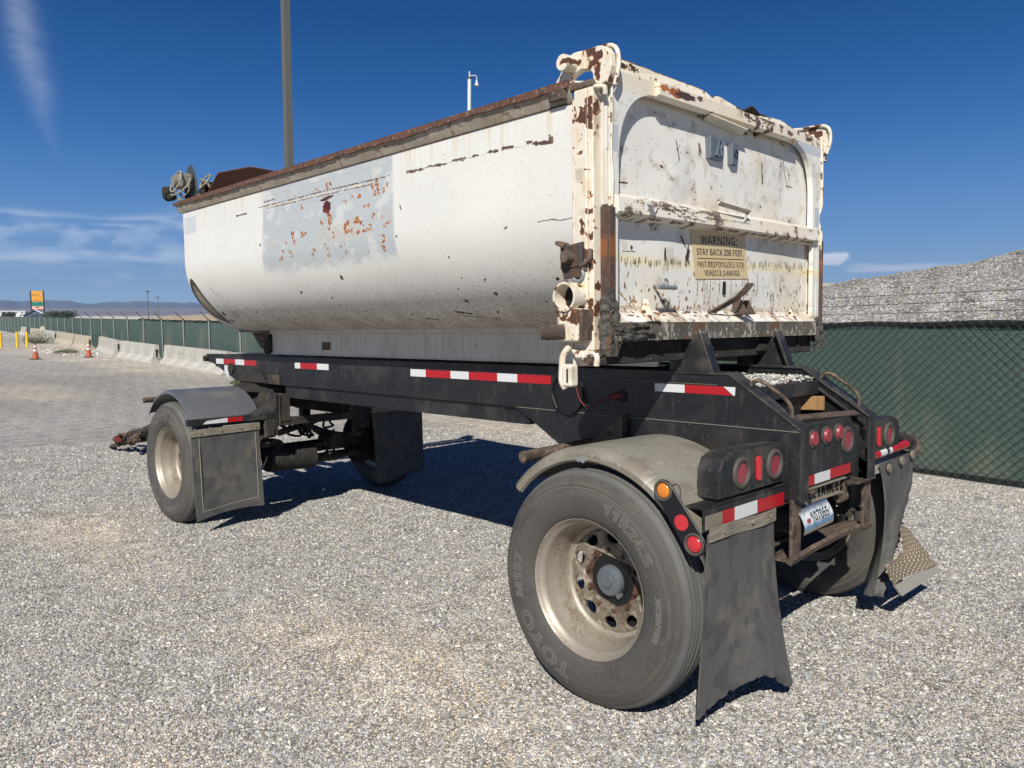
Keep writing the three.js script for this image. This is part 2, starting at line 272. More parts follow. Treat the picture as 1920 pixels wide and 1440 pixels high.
M.hubdark = plain(26, 27, 30, 0.5, 0.2); M.hubcap = plain(96, 102, 108, 0.45, 0.2);
M.nut = surface(128, 0.1, (u, v, o) => { const a = fbm(u, v, 6, 4, 191); set3(o, [92, 66, 52], 0.6 + 0.7 * a); return a; }, { roughness: 0.7, metalness: 0.2 });
M.redcord = plain(104, 30, 30, 0.6);  // red darkened for the shade the cord hangs in
M.rope = surface(128, 0.03, (u, v, o) => { const a = Math.abs(((u * 2 + v) * 2) % 1 - 0.5) > 0.25; set3(o, a ? [196, 186, 160] : [60, 54, 44]); return a ? 1 : 0; }, { roughness: 0.9 });
M.pewter = plain(104, 112, 120, 0.5, 0.3);
M.woodboard = surface(256, 0.3, (u, v, o) => { const a = fan(u, v, 20, 4, 4, 201); set3(o, [148, 114, 72], 0.7 + 0.5 * a); return a; }, { roughness: 0.85 });  // tan lowered to carry the partial shade inside the frame
M.white2 = plain(222, 218, 206, 0.45);
// tub side: u = x / 4.7 m, v = 1 - s / 1.42 m, s measured down from the rail around the curve
const TX = (x) => (x / 4.7) * 2048, TS = (s) => (s / 1.42) * 1024;
const tubTex = canvasTex(2048, 1024, (c, W, H) => {
  const R = rng(5), mx = 2048 / 4.7, ms = 1024 / 1.42;
  const im = c.createImageData(W, H), d = im.data, o = [0, 0, 0];
  for (let y = 0; y < H; y++) for (let x = 0; x < W; x++) {
    const u = x / W, v = y / H, X = u * 4.7, s = v * 1.42;
    const a = fan(u, v, 12, 4, 4, 301), b = fan(u, v, 400, 130, 2, 302), st = fan(u, v, 240, 3, 3, 303);
    set3(o, [217, 216, 210], 0.955 + 0.05 * a + 0.03 * b);
    mix3(o, [196, 176, 140], smoothstep(st, 0.5, 0.8) * 0.42 * (1 - smoothstep(s, 0.01, 0.24)));                    // rust wash under the rail
    // grey primer patch, ragged along its foot, polished lighter in places
    const wob = (fan(u, v, 90, 30, 3, 304) - 0.5) * 0.07;
    const inP = smoothstep(X, 1.553, 1.58 + 0.015 * a) * (1 - smoothstep(X, 3.16 + s * 0.11, 3.2 + s * 0.11)) * (1 - smoothstep(s + wob, 0.56, 0.66));
    if (inP > 0) { mix3(o, [174, 180, 183], inP * (0.95 - 0.5 * smoothstep(fan(u, v, 44, 16, 4, 305), 0.52, 0.72))); mix3(o, [188, 178, 158], inP * 0.4 * smoothstep(s, 0.3, 0.4) * (1 - smoothstep(s, 0.44, 0.5)) * smoothstep(fan(u, v, 30, 20, 3, 306), 0.35, 0.6)); }
    if (X > 4.4 && X < 4.64 && s > 0.06 && s < 0.2) mix3(o, [186, 193, 197], 0.8);
    // freckles of rust
    const cloudK = Math.exp(-(((X - 0.5) / 0.42) ** 2 + ((s - 0.38) / 0.2) ** 2)) + 0.25;
    const fr = vn(u * 1400, v * 460, 1400, 307, 460); if (fr > 0.985 - 0.05 * cloudK) mix3(o, [146, 112, 76], 0.55);
    // road film: brown splash that thickens towards the belly
    const film = smoothstep(s, 0.75, 1.36), sp = fan(u, v, 500, 220, 2, 308);
    mix3(o, [150, 128, 98], film * (0.12 + 0.36 * smoothstep(fan(u, v, 60, 12, 3, 309), 0.35, 0.7)));
    if (sp > 0.74 - 0.14 * film) mix3(o, [92, 72, 52], 0.55 * smoothstep(s, 0.55, 1.1));
    const k = (y * W + x) * 4; d[k] = o[0]; d[k + 1] = o[1]; d[k + 2] = o[2]; d[k + 3] = 255;
  }
  c.putImageData(im, 0, 0);
  const blob = (x, s, w, h, col, n = 7, jag = 0.5, rot = 0) => { c.fillStyle = col; c.beginPath(); for (let i = 0; i < n * 2; i++) { const t = (i / (n * 2)) * Math.PI * 2, q = 1 - jag * R(), px = Math.cos(t) * w * 0.5 * q, ps = Math.sin(t) * h * 0.5 * q, X = TX(x + px * Math.cos(rot) - ps * Math.sin(rot)), S = TS(s + px * Math.sin(rot) + ps * Math.cos(rot)); i ? c.lineTo(X, S) : c.moveTo(X, S); } c.fill(); };
  const line = (pts, w, col, wob = 0.003, broken = 0) => { for (let k = 0; k + 1 < pts.length; k++) { const n = Math.ceil(Math.abs(pts[k + 1][0] - pts[k][0]) / 0.02) + 1; for (let i = 0; i < n; i++) { if (R() < broken) continue; const t0 = i / n, t1 = (i + 1.15) / n, P = (t) => [TX(lerp(pts[k][0], pts[k + 1][0], t)), TS(lerp(pts[k][1], pts[k + 1][1], t) + (R() - 0.5) * wob)]; c.strokeStyle = col; c.lineWidth = w * ms * (0.5 + R()); c.beginPath(); c.moveTo(...P(t0)); c.lineTo(...P(t1)); c.stroke(); } } };
  // rust through the primer: x, s, width, height
  const rust = [[2.28, .105, .041, .018], [2.37, .335, .024, .016], [1.78, .181, .02, .017], [1.73, .175, .022, .029], [1.74, .212, .04, .011], [1.66, .205, .012, .014], [1.63, .184, .012, .014], [2.09, .223, .02, .011], [2, .201, .017, .009], [1.92, .209, .027, .015], [1.83, .279, .019, .01], [1.87, .28, .013, .011], [2.08, .389, .05, .024], [1.95, .378, .043, .03], [2.06, .415, .055, .012], [1.95, .425, .032, .012], [1.87, .415, .026, .018], [1.82, .411, .021, .015], [1.78, .354, .022, .014], [1.69, .357, .015, .008], [1.64, .409, .025, .008], [1.67, .423, .018, .007], [1.68, .496, .029, .016], [1.69, .548, .029, .014], [2.76, .381, .034, .02], [2.62, .394, .036, .02], [2.75, .423, .019, .015], [2.87, .416, .019, .008], [2.92, .489, .014, .017], [2.82, .487, .019, .012], [2.8, .512, .016, .011], [2.96, .538, .03, .019], [2.49, .496, .02, .019], [2.52, .539, .015, .013], [2.35, .481, .012, .014], [2.32, .506, .018, .007], [2.32, .544, .026, .011], [2.16, .5, .02, .007], [2.1, .545, .017, .01], [2.24, .422, .016, .015], [2.63, .198, .018, .013], [2.42, .108, .02, .008], [2.28, .312, .03, .03], [2.27, .35, .03, .024]];
  for (const [x, s, w, h] of rust) for (let k = 0; k < 5; k++) { const X = x + (R() - .5) * w * 1.7, S = s + (R() - .5) * h * 2.4; blob(X, S, w * 1.15, h * 1.7, k & 1 ? '#b57b46' : '#c39a6a', 6, 0.75, R() * 3); blob(X, S, w * 0.8, h * 1.25, '#8a4526', 6, 0.7, R() * 3); }
  for (let k = 0; k < 60; k++) { const x = 1.6 + R() * 1.3, s = 0.08 + R() * 0.5; blob(x, s, 0.008 + 0.012 * R(), 0.006 + 0.01 * R(), R() < 0.5 ? '#7d5a3e' : '#a8743f', 4, 0.7); }
  blob(2.31, 0.235, 0.125, 0.1, '#6e2c1c', 11, 0.4); blob(2.3, 0.228, 0.1, 0.075, '#4c1e16', 10, 0.35); blob(2.31, 0.178, 0.19, 0.026, '#4a251c', 8, 0.3, 0.1); blob(2.33, 0.255, 0.05, 0.04, '#6e2c1c', 8, 0.5); blob(2.29, 0.285, 0.04, 0.05, '#8a4526', 7, 0.6);
  line([[3.258, .128], [2.345, .127], [1.562, .134]], 0.006, '#5d4636', 0.006, 0.18); line([[3.139, .147], [2.346, .152], [1.788, .159]], 0.006, '#6b503c', 0.006, 0.2); line([[3.2, .138], [1.7, .145]], 0.01, '#cfc5ae', 0.005, 0.35); line([[3.18, .1], [3.018, .094]], 0.008, '#77695c', 0.001); line([[3.638, .15], [3.465, .148]], 0.011, '#5c4a3f', 0.001);
  for (const s of [0.178, 0.372, 0.438, 0.06, 0.52]) line([[3.19, s], [1.56, s - 0.003]], 0.002, 'rgba(120,126,132,.5)', 0.002, 0.2);
  for (let k = 0; k < 260; k++) blob(3.1 - R() * 0.9, 0.315 + (R() - .5) * 0.07, 0.012, 0.005, 'rgba(130,140,148,.55)', 4, 0.7);
  for (const [a, b] of [[1.435, 1.262], [1.245, 1.066], [1.02, 0.912], [0.86, 0.809], [0.74, 0.66], [0.63, 0.55], [0.46, 0.42]]) line([[a, .137], [b, .143]], 0.012, '#5b4c3e', 0.008); line([[0.418, .151], [0.283, .168]], 0.016, '#54443a', 0.006); line([[0.283, .168], [0.303, .13]], 0.014, '#6a5a4c', 0.002); line([[1.44, .137], [0.42, .152]], 0.003, '#a89a84', 0.004, 0.4);
  line([[.392, .53], [.305, .526], [.235, .536], [.165, .532]], 0.004, '#5a5148', 0.006);
  const spots = [[1.15, .939, .031, .03], [.87, .896, .03, .03], [.89, .8, .024, .012], [1.15, .847, .014, .012], [1.07, .779, .014, .008], [1.11, .649, .011, .018], [.37, .826, .03, .02], [.54, .969, .02, .014], [.54, 1.072, .016, .014], [.62, .534, .03, .01], [1.5, .331, .012, .036], [1.55, .492, .015, .016], [.98, 1.049, .04, .014], [1.64, 1.03, .02, .01], [1.78, 1.044, .02, .012], [3.26, .403, .022, .026], [2.25, .705, .034, .036], [2.85, .787, .036, .02], [2.5, .853, .024, .018], [3.54, .873, .014, .01], [3.76, .947, .03, .02], [3.78, 1.073, .02, .02], [3.31, 1.062, .024, .014], [3.12, 1.034, .016, .012], [2.69, 1.082, .03, .016], [2.24, .992, .026, .012]];
  for (const [x, s, w, h] of spots) { blob(x, s, w * 1.35, h * 1.35, '#7b604a', 6, 0.5, 0.4); blob(x, s, w, h, '#2c231d', 7, 0.5, 0.4); }
  for (let k = 0; k < 90; k++) { const x = 0.15 + R() * 4.2, s = 0.9 + R() * 0.48; blob(x, s, 0.01 + R() * 0.05, 0.004 + R() * 0.006, 'rgba(60,44,32,.75)', 5, 0.6, 0.35); }
  for (let k = 0; k < 120; k++) { const x = 0.15 + R() * 4.4, s = 0.02 + R() * 0.8; blob(x, s, 0.004 + R() * 0.006, 0.004 + R() * 0.008, 'rgba(96,84,72,.7)', 4, 0.5); }
  line([[1.34, 1.03], [1.22, 1.06]], 0.02, '#33271f', 0.004); line([[1.7, 1.1], [1.6, 1.125]], 0.016, '#33271f', 0.004); line([[1.36, 1.07], [1.05, 1.13]], 0.007, '#4a3a2e', 0.004);
  for (let x = 0.2; x < 4.3; x += 0.35) line([[x, 1.365], [x + 0.2, 1.366]], 0.018, '#d8cdb6', 0.002);
  line([[4.293, .685], [4.19, .77]], 0.003, '#3a332c', 0.001); for (const [x, s] of [[4.24, .918], [4.2, .925], [4.15, .92], [4.1, .913]]) line([[x, s], [x + 0.08, s + 0.1]], 0.005, '#4a4036', 0.002);
  blob(3.963, .883, .05, .05, '#f0f0ec', 6, 0.6); blob(4.39, .95, .09, .07, '#5d4a38', 8, 0.5); c.fillStyle = '#c6c2b4'; c.font = 'bold 26px sans-serif'; c.save(); c.translate(TX(2.79), TS(0.1)); c.scale(-1, 1); c.scale(1.1, 1); c.restore();
  // scraped oval at the front corner
  c.save(); c.translate(TX(4.56), TS(0.84)); c.rotate(0.1); c.scale(mx * 0.1, ms * 0.26); for (const [r, col] of [[1, '#4a443d'], [0.94, '#2f2a26'], [0.7, '#6e6455'], [0.5, '#8f8573']]) { c.fillStyle = col; c.beginPath(); c.ellipse(r < 0.9 ? -0.05 : 0, r < 0.9 ? -0.06 : 0, r * (0.94 + 0.06 * R()), r, 0, 0, 7); c.fill(); } c.restore();
  blob(4.5, 1.0, 0.06, 0.12, '#2d2823', 9, 0.4); blob(4.4, 1.05, 0.08, 0.06, '#2d2823', 9, 0.5);
});
const tubMat = new THREE.MeshStandardMaterial({ map: tubTex, roughness: 0.42 });

// tailgate: u = (z + 1.05) / 2.1, v = (y - 1.55) / 1.42
const tgTex = canvasTex(2048, 1384, (c, W, H) => {
  const R = rng(9), Z = (z) => ((z + 1.05) / 2.1) * W, Y = (y) => (1 - (y - 1.55) / 1.42) * H, mm = W / 2.1;
  const im = c.createImageData(W, H), d = im.data, o = [0, 0, 0];
  for (let y = 0; y < H; y++) for (let x = 0; x < W; x++) {
    const u = x / W, v = y / H, z = u * 2.1 - 1.05, h = 2.97 - v * 1.42;
    const a = fan(u, v, 6, 4, 5, 401), b = fan(u, v, 300, 200, 2, 402), st = fan(u, v, 160, 4, 3, 403), ch = fan(u, v, 40, 28, 5, 404);
    set3(o, [222, 220, 213], 0.95 + 0.05 * a + 0.035 * b);
    mix3(o, [190, 176, 150], smoothstep(st, 0.55, 0.8) * 0.12); mix3(o, [202, 188, 160], smoothstep(a, 0.5, 0.7) * 0.42); mix3(o, [176, 168, 152], smoothstep(ch, 0.56, 0.68) * 0.35);
    mix3(o, [226, 212, 168], Math.exp(-(((h - 2.055 - 0.012 * Math.sin(z * 3)) / 0.022) ** 2)) * 0.75);                 // yellowed band
    const onBar = h > 2.225 && h < 2.345 ? 1 : 0, onTop = h > 2.8 ? 1 : 0, low = smoothstep(2.0 - h, 0, 0.22);
    mix3(o, [220, 206, 178], onBar * 0.3 + onTop * 0.55);
    const chip = ch * 0.7 + b * 0.3 - 0.075 * (1 - onBar) * (1 - onTop) * (1 - low * 0.7) + onBar * (0.075 * Math.exp(-(((z + 0.55) / 0.28) ** 2)) + 0.03) + onTop * (0.04 + 0.08 * Math.exp(-(((z - 0.25) / 0.16) ** 2))) + low * 0.02;
    mix3(o, [150, 108, 68], smoothstep(chip, 0.655, 0.67)); mix3(o, onBar ? [104, 92, 78] : [72, 54, 42], smoothstep(chip, 0.668, 0.69));
    if (h < 1.83) mix3(o, [178, 160, 134], 0.5 * smoothstep(fan(u, v, 30, 20, 3, 405), 0.4, 0.65));
    const k = (y * W + x) * 4; d[k] = o[0]; d[k + 1] = o[1]; d[k + 2] = o[2]; d[k + 3] = 255;
  }
  c.putImageData(im, 0, 0);
  const blob = (z, y, w, h, col, n = 7, jag = 0.5, rot = 0) => { c.fillStyle = col; c.beginPath(); for (let i = 0; i < n * 2; i++) { const t = (i / (n * 2)) * Math.PI * 2, q = 1 - jag * R(), px = Math.cos(t) * w * 0.5 * q, py = Math.sin(t) * h * 0.5 * q, X = Z(z + px * Math.cos(rot) - py * Math.sin(rot)), S = Y(y + px * Math.sin(rot) + py * Math.cos(rot)); i ? c.lineTo(X, S) : c.moveTo(X, S); } c.fill(); };
  const line = (pts, w, col, wob = 0.004, broken = 0) => { for (let k = 0; k + 1 < pts.length; k++) { const n = Math.ceil(Math.hypot(pts[k + 1][0] - pts[k][0], pts[k + 1][1] - pts[k][1]) / 0.015) + 1; for (let i = 0; i < n; i++) { if (R() < broken) continue; const P = (t) => [Z(lerp(pts[k][0], pts[k + 1][0], t) + (R() - .5) * wob), Y(lerp(pts[k][1], pts[k + 1][1], t) + (R() - .5) * wob)]; c.strokeStyle = col; c.lineWidth = w * mm * (0.5 + R()); c.beginPath(); c.moveTo(...P(i / n)); c.lineTo(...P((i + 1.2) / n)); c.stroke(); } } };
  // rust on the top bar and lip
  blob(-0.56, 2.855, 0.26, 0.06, '#9a5a2e', 12, 0.5); blob(-0.5, 2.856, 0.2, 0.045, '#4c3830', 10, 0.35); blob(-0.68, 2.86, 0.1, 0.05, '#b06a34', 9, 0.6); blob(-0.97, 2.915, 0.14, 0.05, '#8d5630', 9, 0.5); blob(-0.96, 2.915, 0.08, 0.035, '#3e322c', 8, 0.3);
  for (let k = 0; k < 40; k++) blob(0.22 + (R() - .5) * 0.3, 2.855 + (R() - .5) * 0.05, 0.03, 0.02, '#5d4a3e', 5, 0.7); blob(0.58, 2.85, 0.12, 0.04, '#6d574a', 8, 0.5);
  for (let k = 0; k < 70; k++) { const z = -1.0 + R() * 0.25; blob(z, 2.78 - R() * 0.35 + (z + 1) * 0.3, 0.012, 0.006, 'rgba(120,112,104,.7)', 4, 0.7); }
  c.fillStyle = '#b4bac0'; c.fillRect(Z(-1.045), Y(2.64), 0.045 * mm, 0.12 * mm); c.fillRect(Z(0.72), Y(2.835), 0.33 * mm, 0.06 * mm); c.fillRect(Z(0.97), Y(2.46), 0.08 * mm, 0.12 * mm);   // paler repair paint
  // scores across the middle bar
  for (let k = 0; k < 26; k++) { const z = -0.85 + R() * 0.55; line([[z, 2.33 - R() * 0.07], [z + 0.06 + R() * 0.12, 2.33 - R() * 0.07]], 0.006, R() < 0.5 ? '#7c766c' : '#5a4638', 0.01, 0.2); }
  blob(-0.78, 2.28, 0.12, 0.04, '#75767a', 8, 0.7, -0.8); for (let z = -0.22; z < 0.14; z += 0.012) if (R() < 0.85) blob(z, 2.288, 0.008, 0.012, '#4a4238', 4, 0.2);
  for (let k = 0; k < 30; k++) { const z = -1 + R() * 1.95; line([[z, 2.24], [z + 0.05, 2.238]], 0.005, '#6b4e3a', 0.003); }
  // upper panel marks
  line([[-0.47, 2.66], [-0.46, 2.62], [-0.445, 2.56]], 0.011, '#6b655e', 0.004); line([[-0.27, 2.68], [-0.25, 2.63]], 0.016, '#7c5638', 0.005); line([[0.385, 2.66], [0.39, 2.6], [0.395, 2.545]], 0.016, '#6a6458', 0.004); line([[0.655, 2.715], [0.68, 2.64], [0.735, 2.552]], 0.005, '#4b463f', 0.003); line([[0.7, 2.57], [0.78, 2.57]], 0.005, '#4b463f', 0.002); line([[-0.99, 2.4], [-0.86, 2.405]], 0.008, '#5a3a2c', 0.003);
  for (let k = 0; k < 60; k++) blob(-0.95 + R() * 1.85, 2.36 + R() * 0.45, 0.004 + R() * 0.007, 0.006 + R() * 0.016, 'rgba(90,80,70,.8)', 4, 0.5);
  // lower panel: gashes, scuffs along the band, rust specks
  blob(-0.365, 2.1, 0.04, 0.12, '#40302a', 9, 0.5, -0.25); line([[-0.43, 2.19], [-0.38, 2.13]], 0.012, '#4a3a32', 0.003); blob(-0.567, 2.08, 0.028, 0.09, '#55402f', 8, 0.5); blob(-0.83, 2.105, 0.02, 0.03, '#4b4038', 6, 0.4);
  for (let k = 0; k < 150; k++) { const z = -0.98 + R() * 1.9; if (z > -0.3 && z < 0.25 && R() < 0.6) continue; const y = 2.055 + 0.03 * (z + 0.4) + (R() - .5) * 0.03; line([[z, y + 0.012], [z + (R() - .5) * 0.01, y - 0.015]], 0.005, R() < 0.5 ? '#5b564e' : '#776d58', 0.003); }
  for (let k = 0; k < 170; k++) { const z = -0.98 + R() * 1.9, y = 1.8 + R() * R() * 0.26; blob(z, y, 0.008 + R() * 0.012, 0.012 + R() * 0.03, R() < 0.6 ? '#6e4f36' : '#9c7445', 5, 0.6, (R() - .5)); }
  for (let k = 0; k < 14; k++) { const z = -0.3 + R() * 0.95; line([[z, 2.03 - R() * 0.05], [z + (R() - .5) * 0.02, 1.93 - R() * 0.08]], 0.005, '#6a5a48', 0.003, 0.15); }
  line([[-1, 1.99], [-0.93, 1.9], [-0.82, 1.82]], 0.008, '#9b7a4c', 0.006, 0.1); blob(-0.96, 1.925, 0.022, 0.035, '#8c5a2e', 7, 0.3); line([[0.92, 2.1], [0.87, 1.98], [0.78, 1.83]], 0.007, '#5e564c', 0.008, 0.2); line([[-0.9, 2.085], [-0.8, 2.088]], 0.004, '#4a443c', 0.002); line([[0.5, 2.02], [0.51, 1.86]], 0.003, '#7b756c', 0.003);
  for (let k = 0; k < 60; k++) { const z = -1 + R() * 1.95; blob(z, 1.775 + R() * 0.03, 0.05 * R() + 0.01, 0.012, '#7a5436', 6, 0.6); }
  for (const [z, y] of [[-0.72, 1.82], [-0.37, 1.8], [-0.3, 1.8]]) blob(z, y, 0.05, 0.014, '#47382e', 6, 0.5);
});
const tgMat = new THREE.MeshStandardMaterial({ map: tgTex, roughness: 0.55 });
function tgUV(g) { g = flat(g); const p = g.attributes.position, uv = g.attributes.uv; for (let i = 0; i < p.count; i++) uv.setXY(i, (p.getZ(i) + 1.05) / 2.1, (p.getY(i) - 1.55) / 1.42); return g; }

const signTex = canvasTex(1024, 512, (c, W, H) => {
  const R = rng(12); c.fillStyle = '#c9b48c'; c.fillRect(0, 0, W, H);
  for (let k = 0; k < 5000; k++) { c.fillStyle = R() < 0.5 ? 'rgba(180,158,118,.25)' : 'rgba(226,212,180,.25)'; c.fillRect(R() * W, R() * H, 3 + R() * 12, 2 + R() * 4); }
  c.fillStyle = '#23211f'; c.textAlign = 'center'; const row = (t, y, s, w) => { c.font = `bold ${s}px sans-serif`; c.save(); c.translate(W / 2, y); c.scale(Math.min(1.25, w / c.measureText(t).width), 1); c.fillText(t, 0, 0); c.restore(); };
  row('WARNING:', 138, 128, 700); row('STAY BACK 200 FEET', 258, 98, 880); c.fillRect(80, 288, 880, 10); row('NOT RESPONSIBLE FOR', 386, 86, 900); row('VEHICLE DAMAGE', 480, 86, 680);
  for (let k = 0; k < 170; k++) { const y = k < 110 ? 310 + R() * 80 : R() * H; c.fillStyle = R() < 0.75 ? '#c9b48c' : '#55493a'; c.fillRect(60 + R() * 920, y, 3 + R() * 5, 10 + R() * 38); }
  c.fillStyle = '#c9b48c'; c.fillRect(560, 410, 9, 80);
});
const plateTex = canvasTex(512, 256, (c, W, H) => {
  const g = c.createLinearGradient(0, 0, 0, H); g.addColorStop(0, '#2b3a52'); g.addColorStop(0.25, '#dfe6ea'); g.addColorStop(0.55, '#e6eaea'); g.addColorStop(0.72, '#8fb0cc'); g.addColorStop(0.86, '#5f86ab'); g.addColorStop(0.87, '#a39a8a'); g.addColorStop(1, '#8c8174'); c.fillStyle = g; c.fillRect(0, 0, W, H);
  c.fillStyle = '#6f93b4'; c.beginPath(); c.moveTo(0, 190); for (const [x, y] of [[60, 165], [110, 185], [180, 160], [260, 182], [330, 158], [420, 180], [512, 160], [512, 220], [0, 220]]) c.lineTo(x, y); c.fill();
  c.fillStyle = '#b64a52'; c.beginPath(); c.ellipse(90, 130, 34, 22, 0, 0, 7); c.fill(); c.fillStyle = '#15181e'; c.font = 'bold 132px sans-serif'; c.save(); c.translate(140, 160); c.scale(0.72, 1); c.fillText('107065', 0, 0); c.restore(); const R = rng(6); for (let k = 0; k < 160; k++) { c.fillStyle = R() < 0.6 ? 'rgba(96,86,72,.16)' : 'rgba(40,36,32,.12)'; c.beginPath(); c.ellipse(R() * W, R() * H, 4 + R() * 26, 3 + R() * 12, R() * 3, 0, 7); c.fill(); }
});
const tyreTex = (bump) => canvasTex(2048, 512, (c, W, H) => {
  const R = rng(21), L = (t) => (bump ? `rgb(${t},${t},${t})` : t);
  if (bump) { c.fillStyle = L(128); c.fillRect(0, 0, W, H); } else {
    const im = c.createImageData(W, H), d = im.data, o = [0, 0, 0];
    for (let y = 0; y < H; y++) for (let x = 0; x < W; x++) {
      const u = x / W, v = y / H, a = fan(u, v, 16, 6, 5, 501), b = fan(u, v, 500, 120, 2, 502), ring = fan(u, v, 6, 90, 3, 503);
      set3(o, [74, 72, 69], 0.84 + 0.2 * a + 0.1 * b); const sh = Math.exp(-(((Math.min(v, 1 - v) - 0.24) / 0.05) ** 2)); mix3(o, [112, 104, 92], sh * smoothstep(ring, 0.4, 0.68) * 0.6); mix3(o, [54, 52, 50], smoothstep(fan(u, v, 24, 10, 4, 504), 0.6, 0.74) * 0.4); const tr = smoothstep(Math.min(v, 1 - v), 0.285, 0.32); mix3(o, [108, 108, 106], tr * 0.6 * (0.5 + a));
      const k = (y * W + x) * 4; d[k] = o[0]; d[k + 1] = o[1]; d[k + 2] = o[2]; d[k + 3] = 255;
    } c.putImageData(im, 0, 0);
  }
  // canvas x runs clockwise round the tyre, canvas y from the outer bead (0) over the tread (middle) to the inner bead
  const hi = bump ? L(185) : '#64605a', lo = bump ? L(70) : '#4c4944';
  for (const inner of [0, 1]) {
    c.save(); if (inner) { c.translate(W, H); c.scale(-1, -1); }
    const word = (t, deg, size, y, sx) => { c.save(); c.translate((deg / 360) * W, y); c.scale(sx, -1); c.font = `bold ${size}px sans-serif`; c.textAlign = 'center'; c.lineJoin = 'round'; c.strokeStyle = hi; c.lineWidth = 3.4; c.fillStyle = bump ? L(150) : '#53504b'; c.fillText(t, 0, 0); c.strokeText(t, 0, 0); c.restore(); };
    if (!inner) { word('11R24.5', 40, 46, 62, 1.55); word('TOYO', 218, 66, 54, 1.75); word('M157', 268, 46, 62, 1.5); word('XCENTER', 95, 24, 70, 1.5); } else { word('098', 205, 46, 62, 1.5); word('TOYO', 20, 60, 54, 1.7); }
    c.strokeStyle = lo; c.lineWidth = 1.6; c.beginPath(); c.moveTo(0, 44); c.lineTo(W, 44); c.stroke();
    for (const deg of [352, 320, 292, 312 - 40, 205, 180, 150, 118, 82]) { c.strokeStyle = deg % 4 ? hi : lo; c.beginPath(); c.moveTo((deg / 360) * W, 12); c.quadraticCurveTo((deg / 360) * W + 8, 60, (deg / 360) * W + 22, 104); c.stroke(); }
    c.strokeStyle = hi; c.strokeRect((162 / 360) * W, 20, 70, 20);
    for (const y of [110, 118, 126, 134, 141]) { c.strokeStyle = lo; c.lineWidth = 2; c.beginPath(); c.moveTo(0, y); c.lineTo(W, y); c.stroke(); }
    for (let k = 0; k < 320; k++) { c.strokeStyle = lo; c.lineWidth = 1.2; const x = (k / 320) * W; c.beginPath(); c.moveTo(x, 146); c.lineTo(x + 3, 156); c.stroke(); }
    if (!bump && !inner) for (let k = 0; k < 130; k++) { c.fillStyle = 'rgba(220,214,200,.8)'; c.fillRect(R() * W, 10 + R() * 130, 2, 1.4); }
    c.restore();
  }
  for (let y = 178; y < 340; y += 30) { c.fillStyle = lo; c.fillRect(0, y, W, 5); }
}, !bump);
M.tyre = new THREE.MeshStandardMaterial({ map: tyreTex(false), bumpMap: tyreTex(true), bumpScale: 0.006, roughness: 0.78 });
for (const t of [M.tyre.map, M.tyre.bumpMap]) t.flipY = false;
// ------------------------------------------------------------------ ground
const ground_h = (x) => { x = Math.max(0, x); return x < 40 ? 0.00034 * x * x : 0.544 + 0.0205 * (x - 40); };
const fenceZ = (x) => 5.64 + 0.122 * x;
// bare dirt showing through the gravel: soft patches and wheel tracks, 0..1
const patches = [[0.9, -1.6, 1.1, 0.5], [-0.55, -2.45, 0.5, 0.55], [0.6, -2.9, 0.8, 0.35], [4.2, -1.9, 1.2, 0.35], [9.2, 5.6, 3.2, 0.8], [6.5, 4.9, 2.0, 0.6], [16, 5.5, 5, 0.9], [30, 7.4, 7, 1.1], [46, 8.2, 9, 2.2], [12, -3.2, 3, 0.7], [22, 1.5, 4, 1.1]];
function dirt(x, z) {
  let k = 0; for (const [a, b, w, d] of patches) k = Math.max(k, Math.exp(-(((x - a) / w) ** 2) - (((z - b) / d) ** 2)));
  const n = fbw(x + 40, z + 40, 0.55, 4, 61), m = fbw(x * 0.35 + 90, z + 90, 0.35, 3, 67);
  return clamp(k * (0.45 + 0.9 * n) + smoothstep(n * 0.6 + m * 0.4, 0.55, 0.72) * 0.6, 0, 1);
}
function rough_h(x, z) {
  const near = Math.exp(-((x / 6) ** 2) - (z / 3) ** 2) * 0.7, berm = 0.05 * Math.exp(-(((x - 5.6 + 0.9 * (z + 1.6)) / 0.35) ** 2)) * smoothstep(-z, 1.3, 1.9) * (1 - smoothstep(-z, 3, 4.5));
  return ground_h(x) + (fbw(x + 50, z + 50, 1.3, 4, 71) - 0.5) * 0.05 * (1 - near) - 0.004 + berm;
}
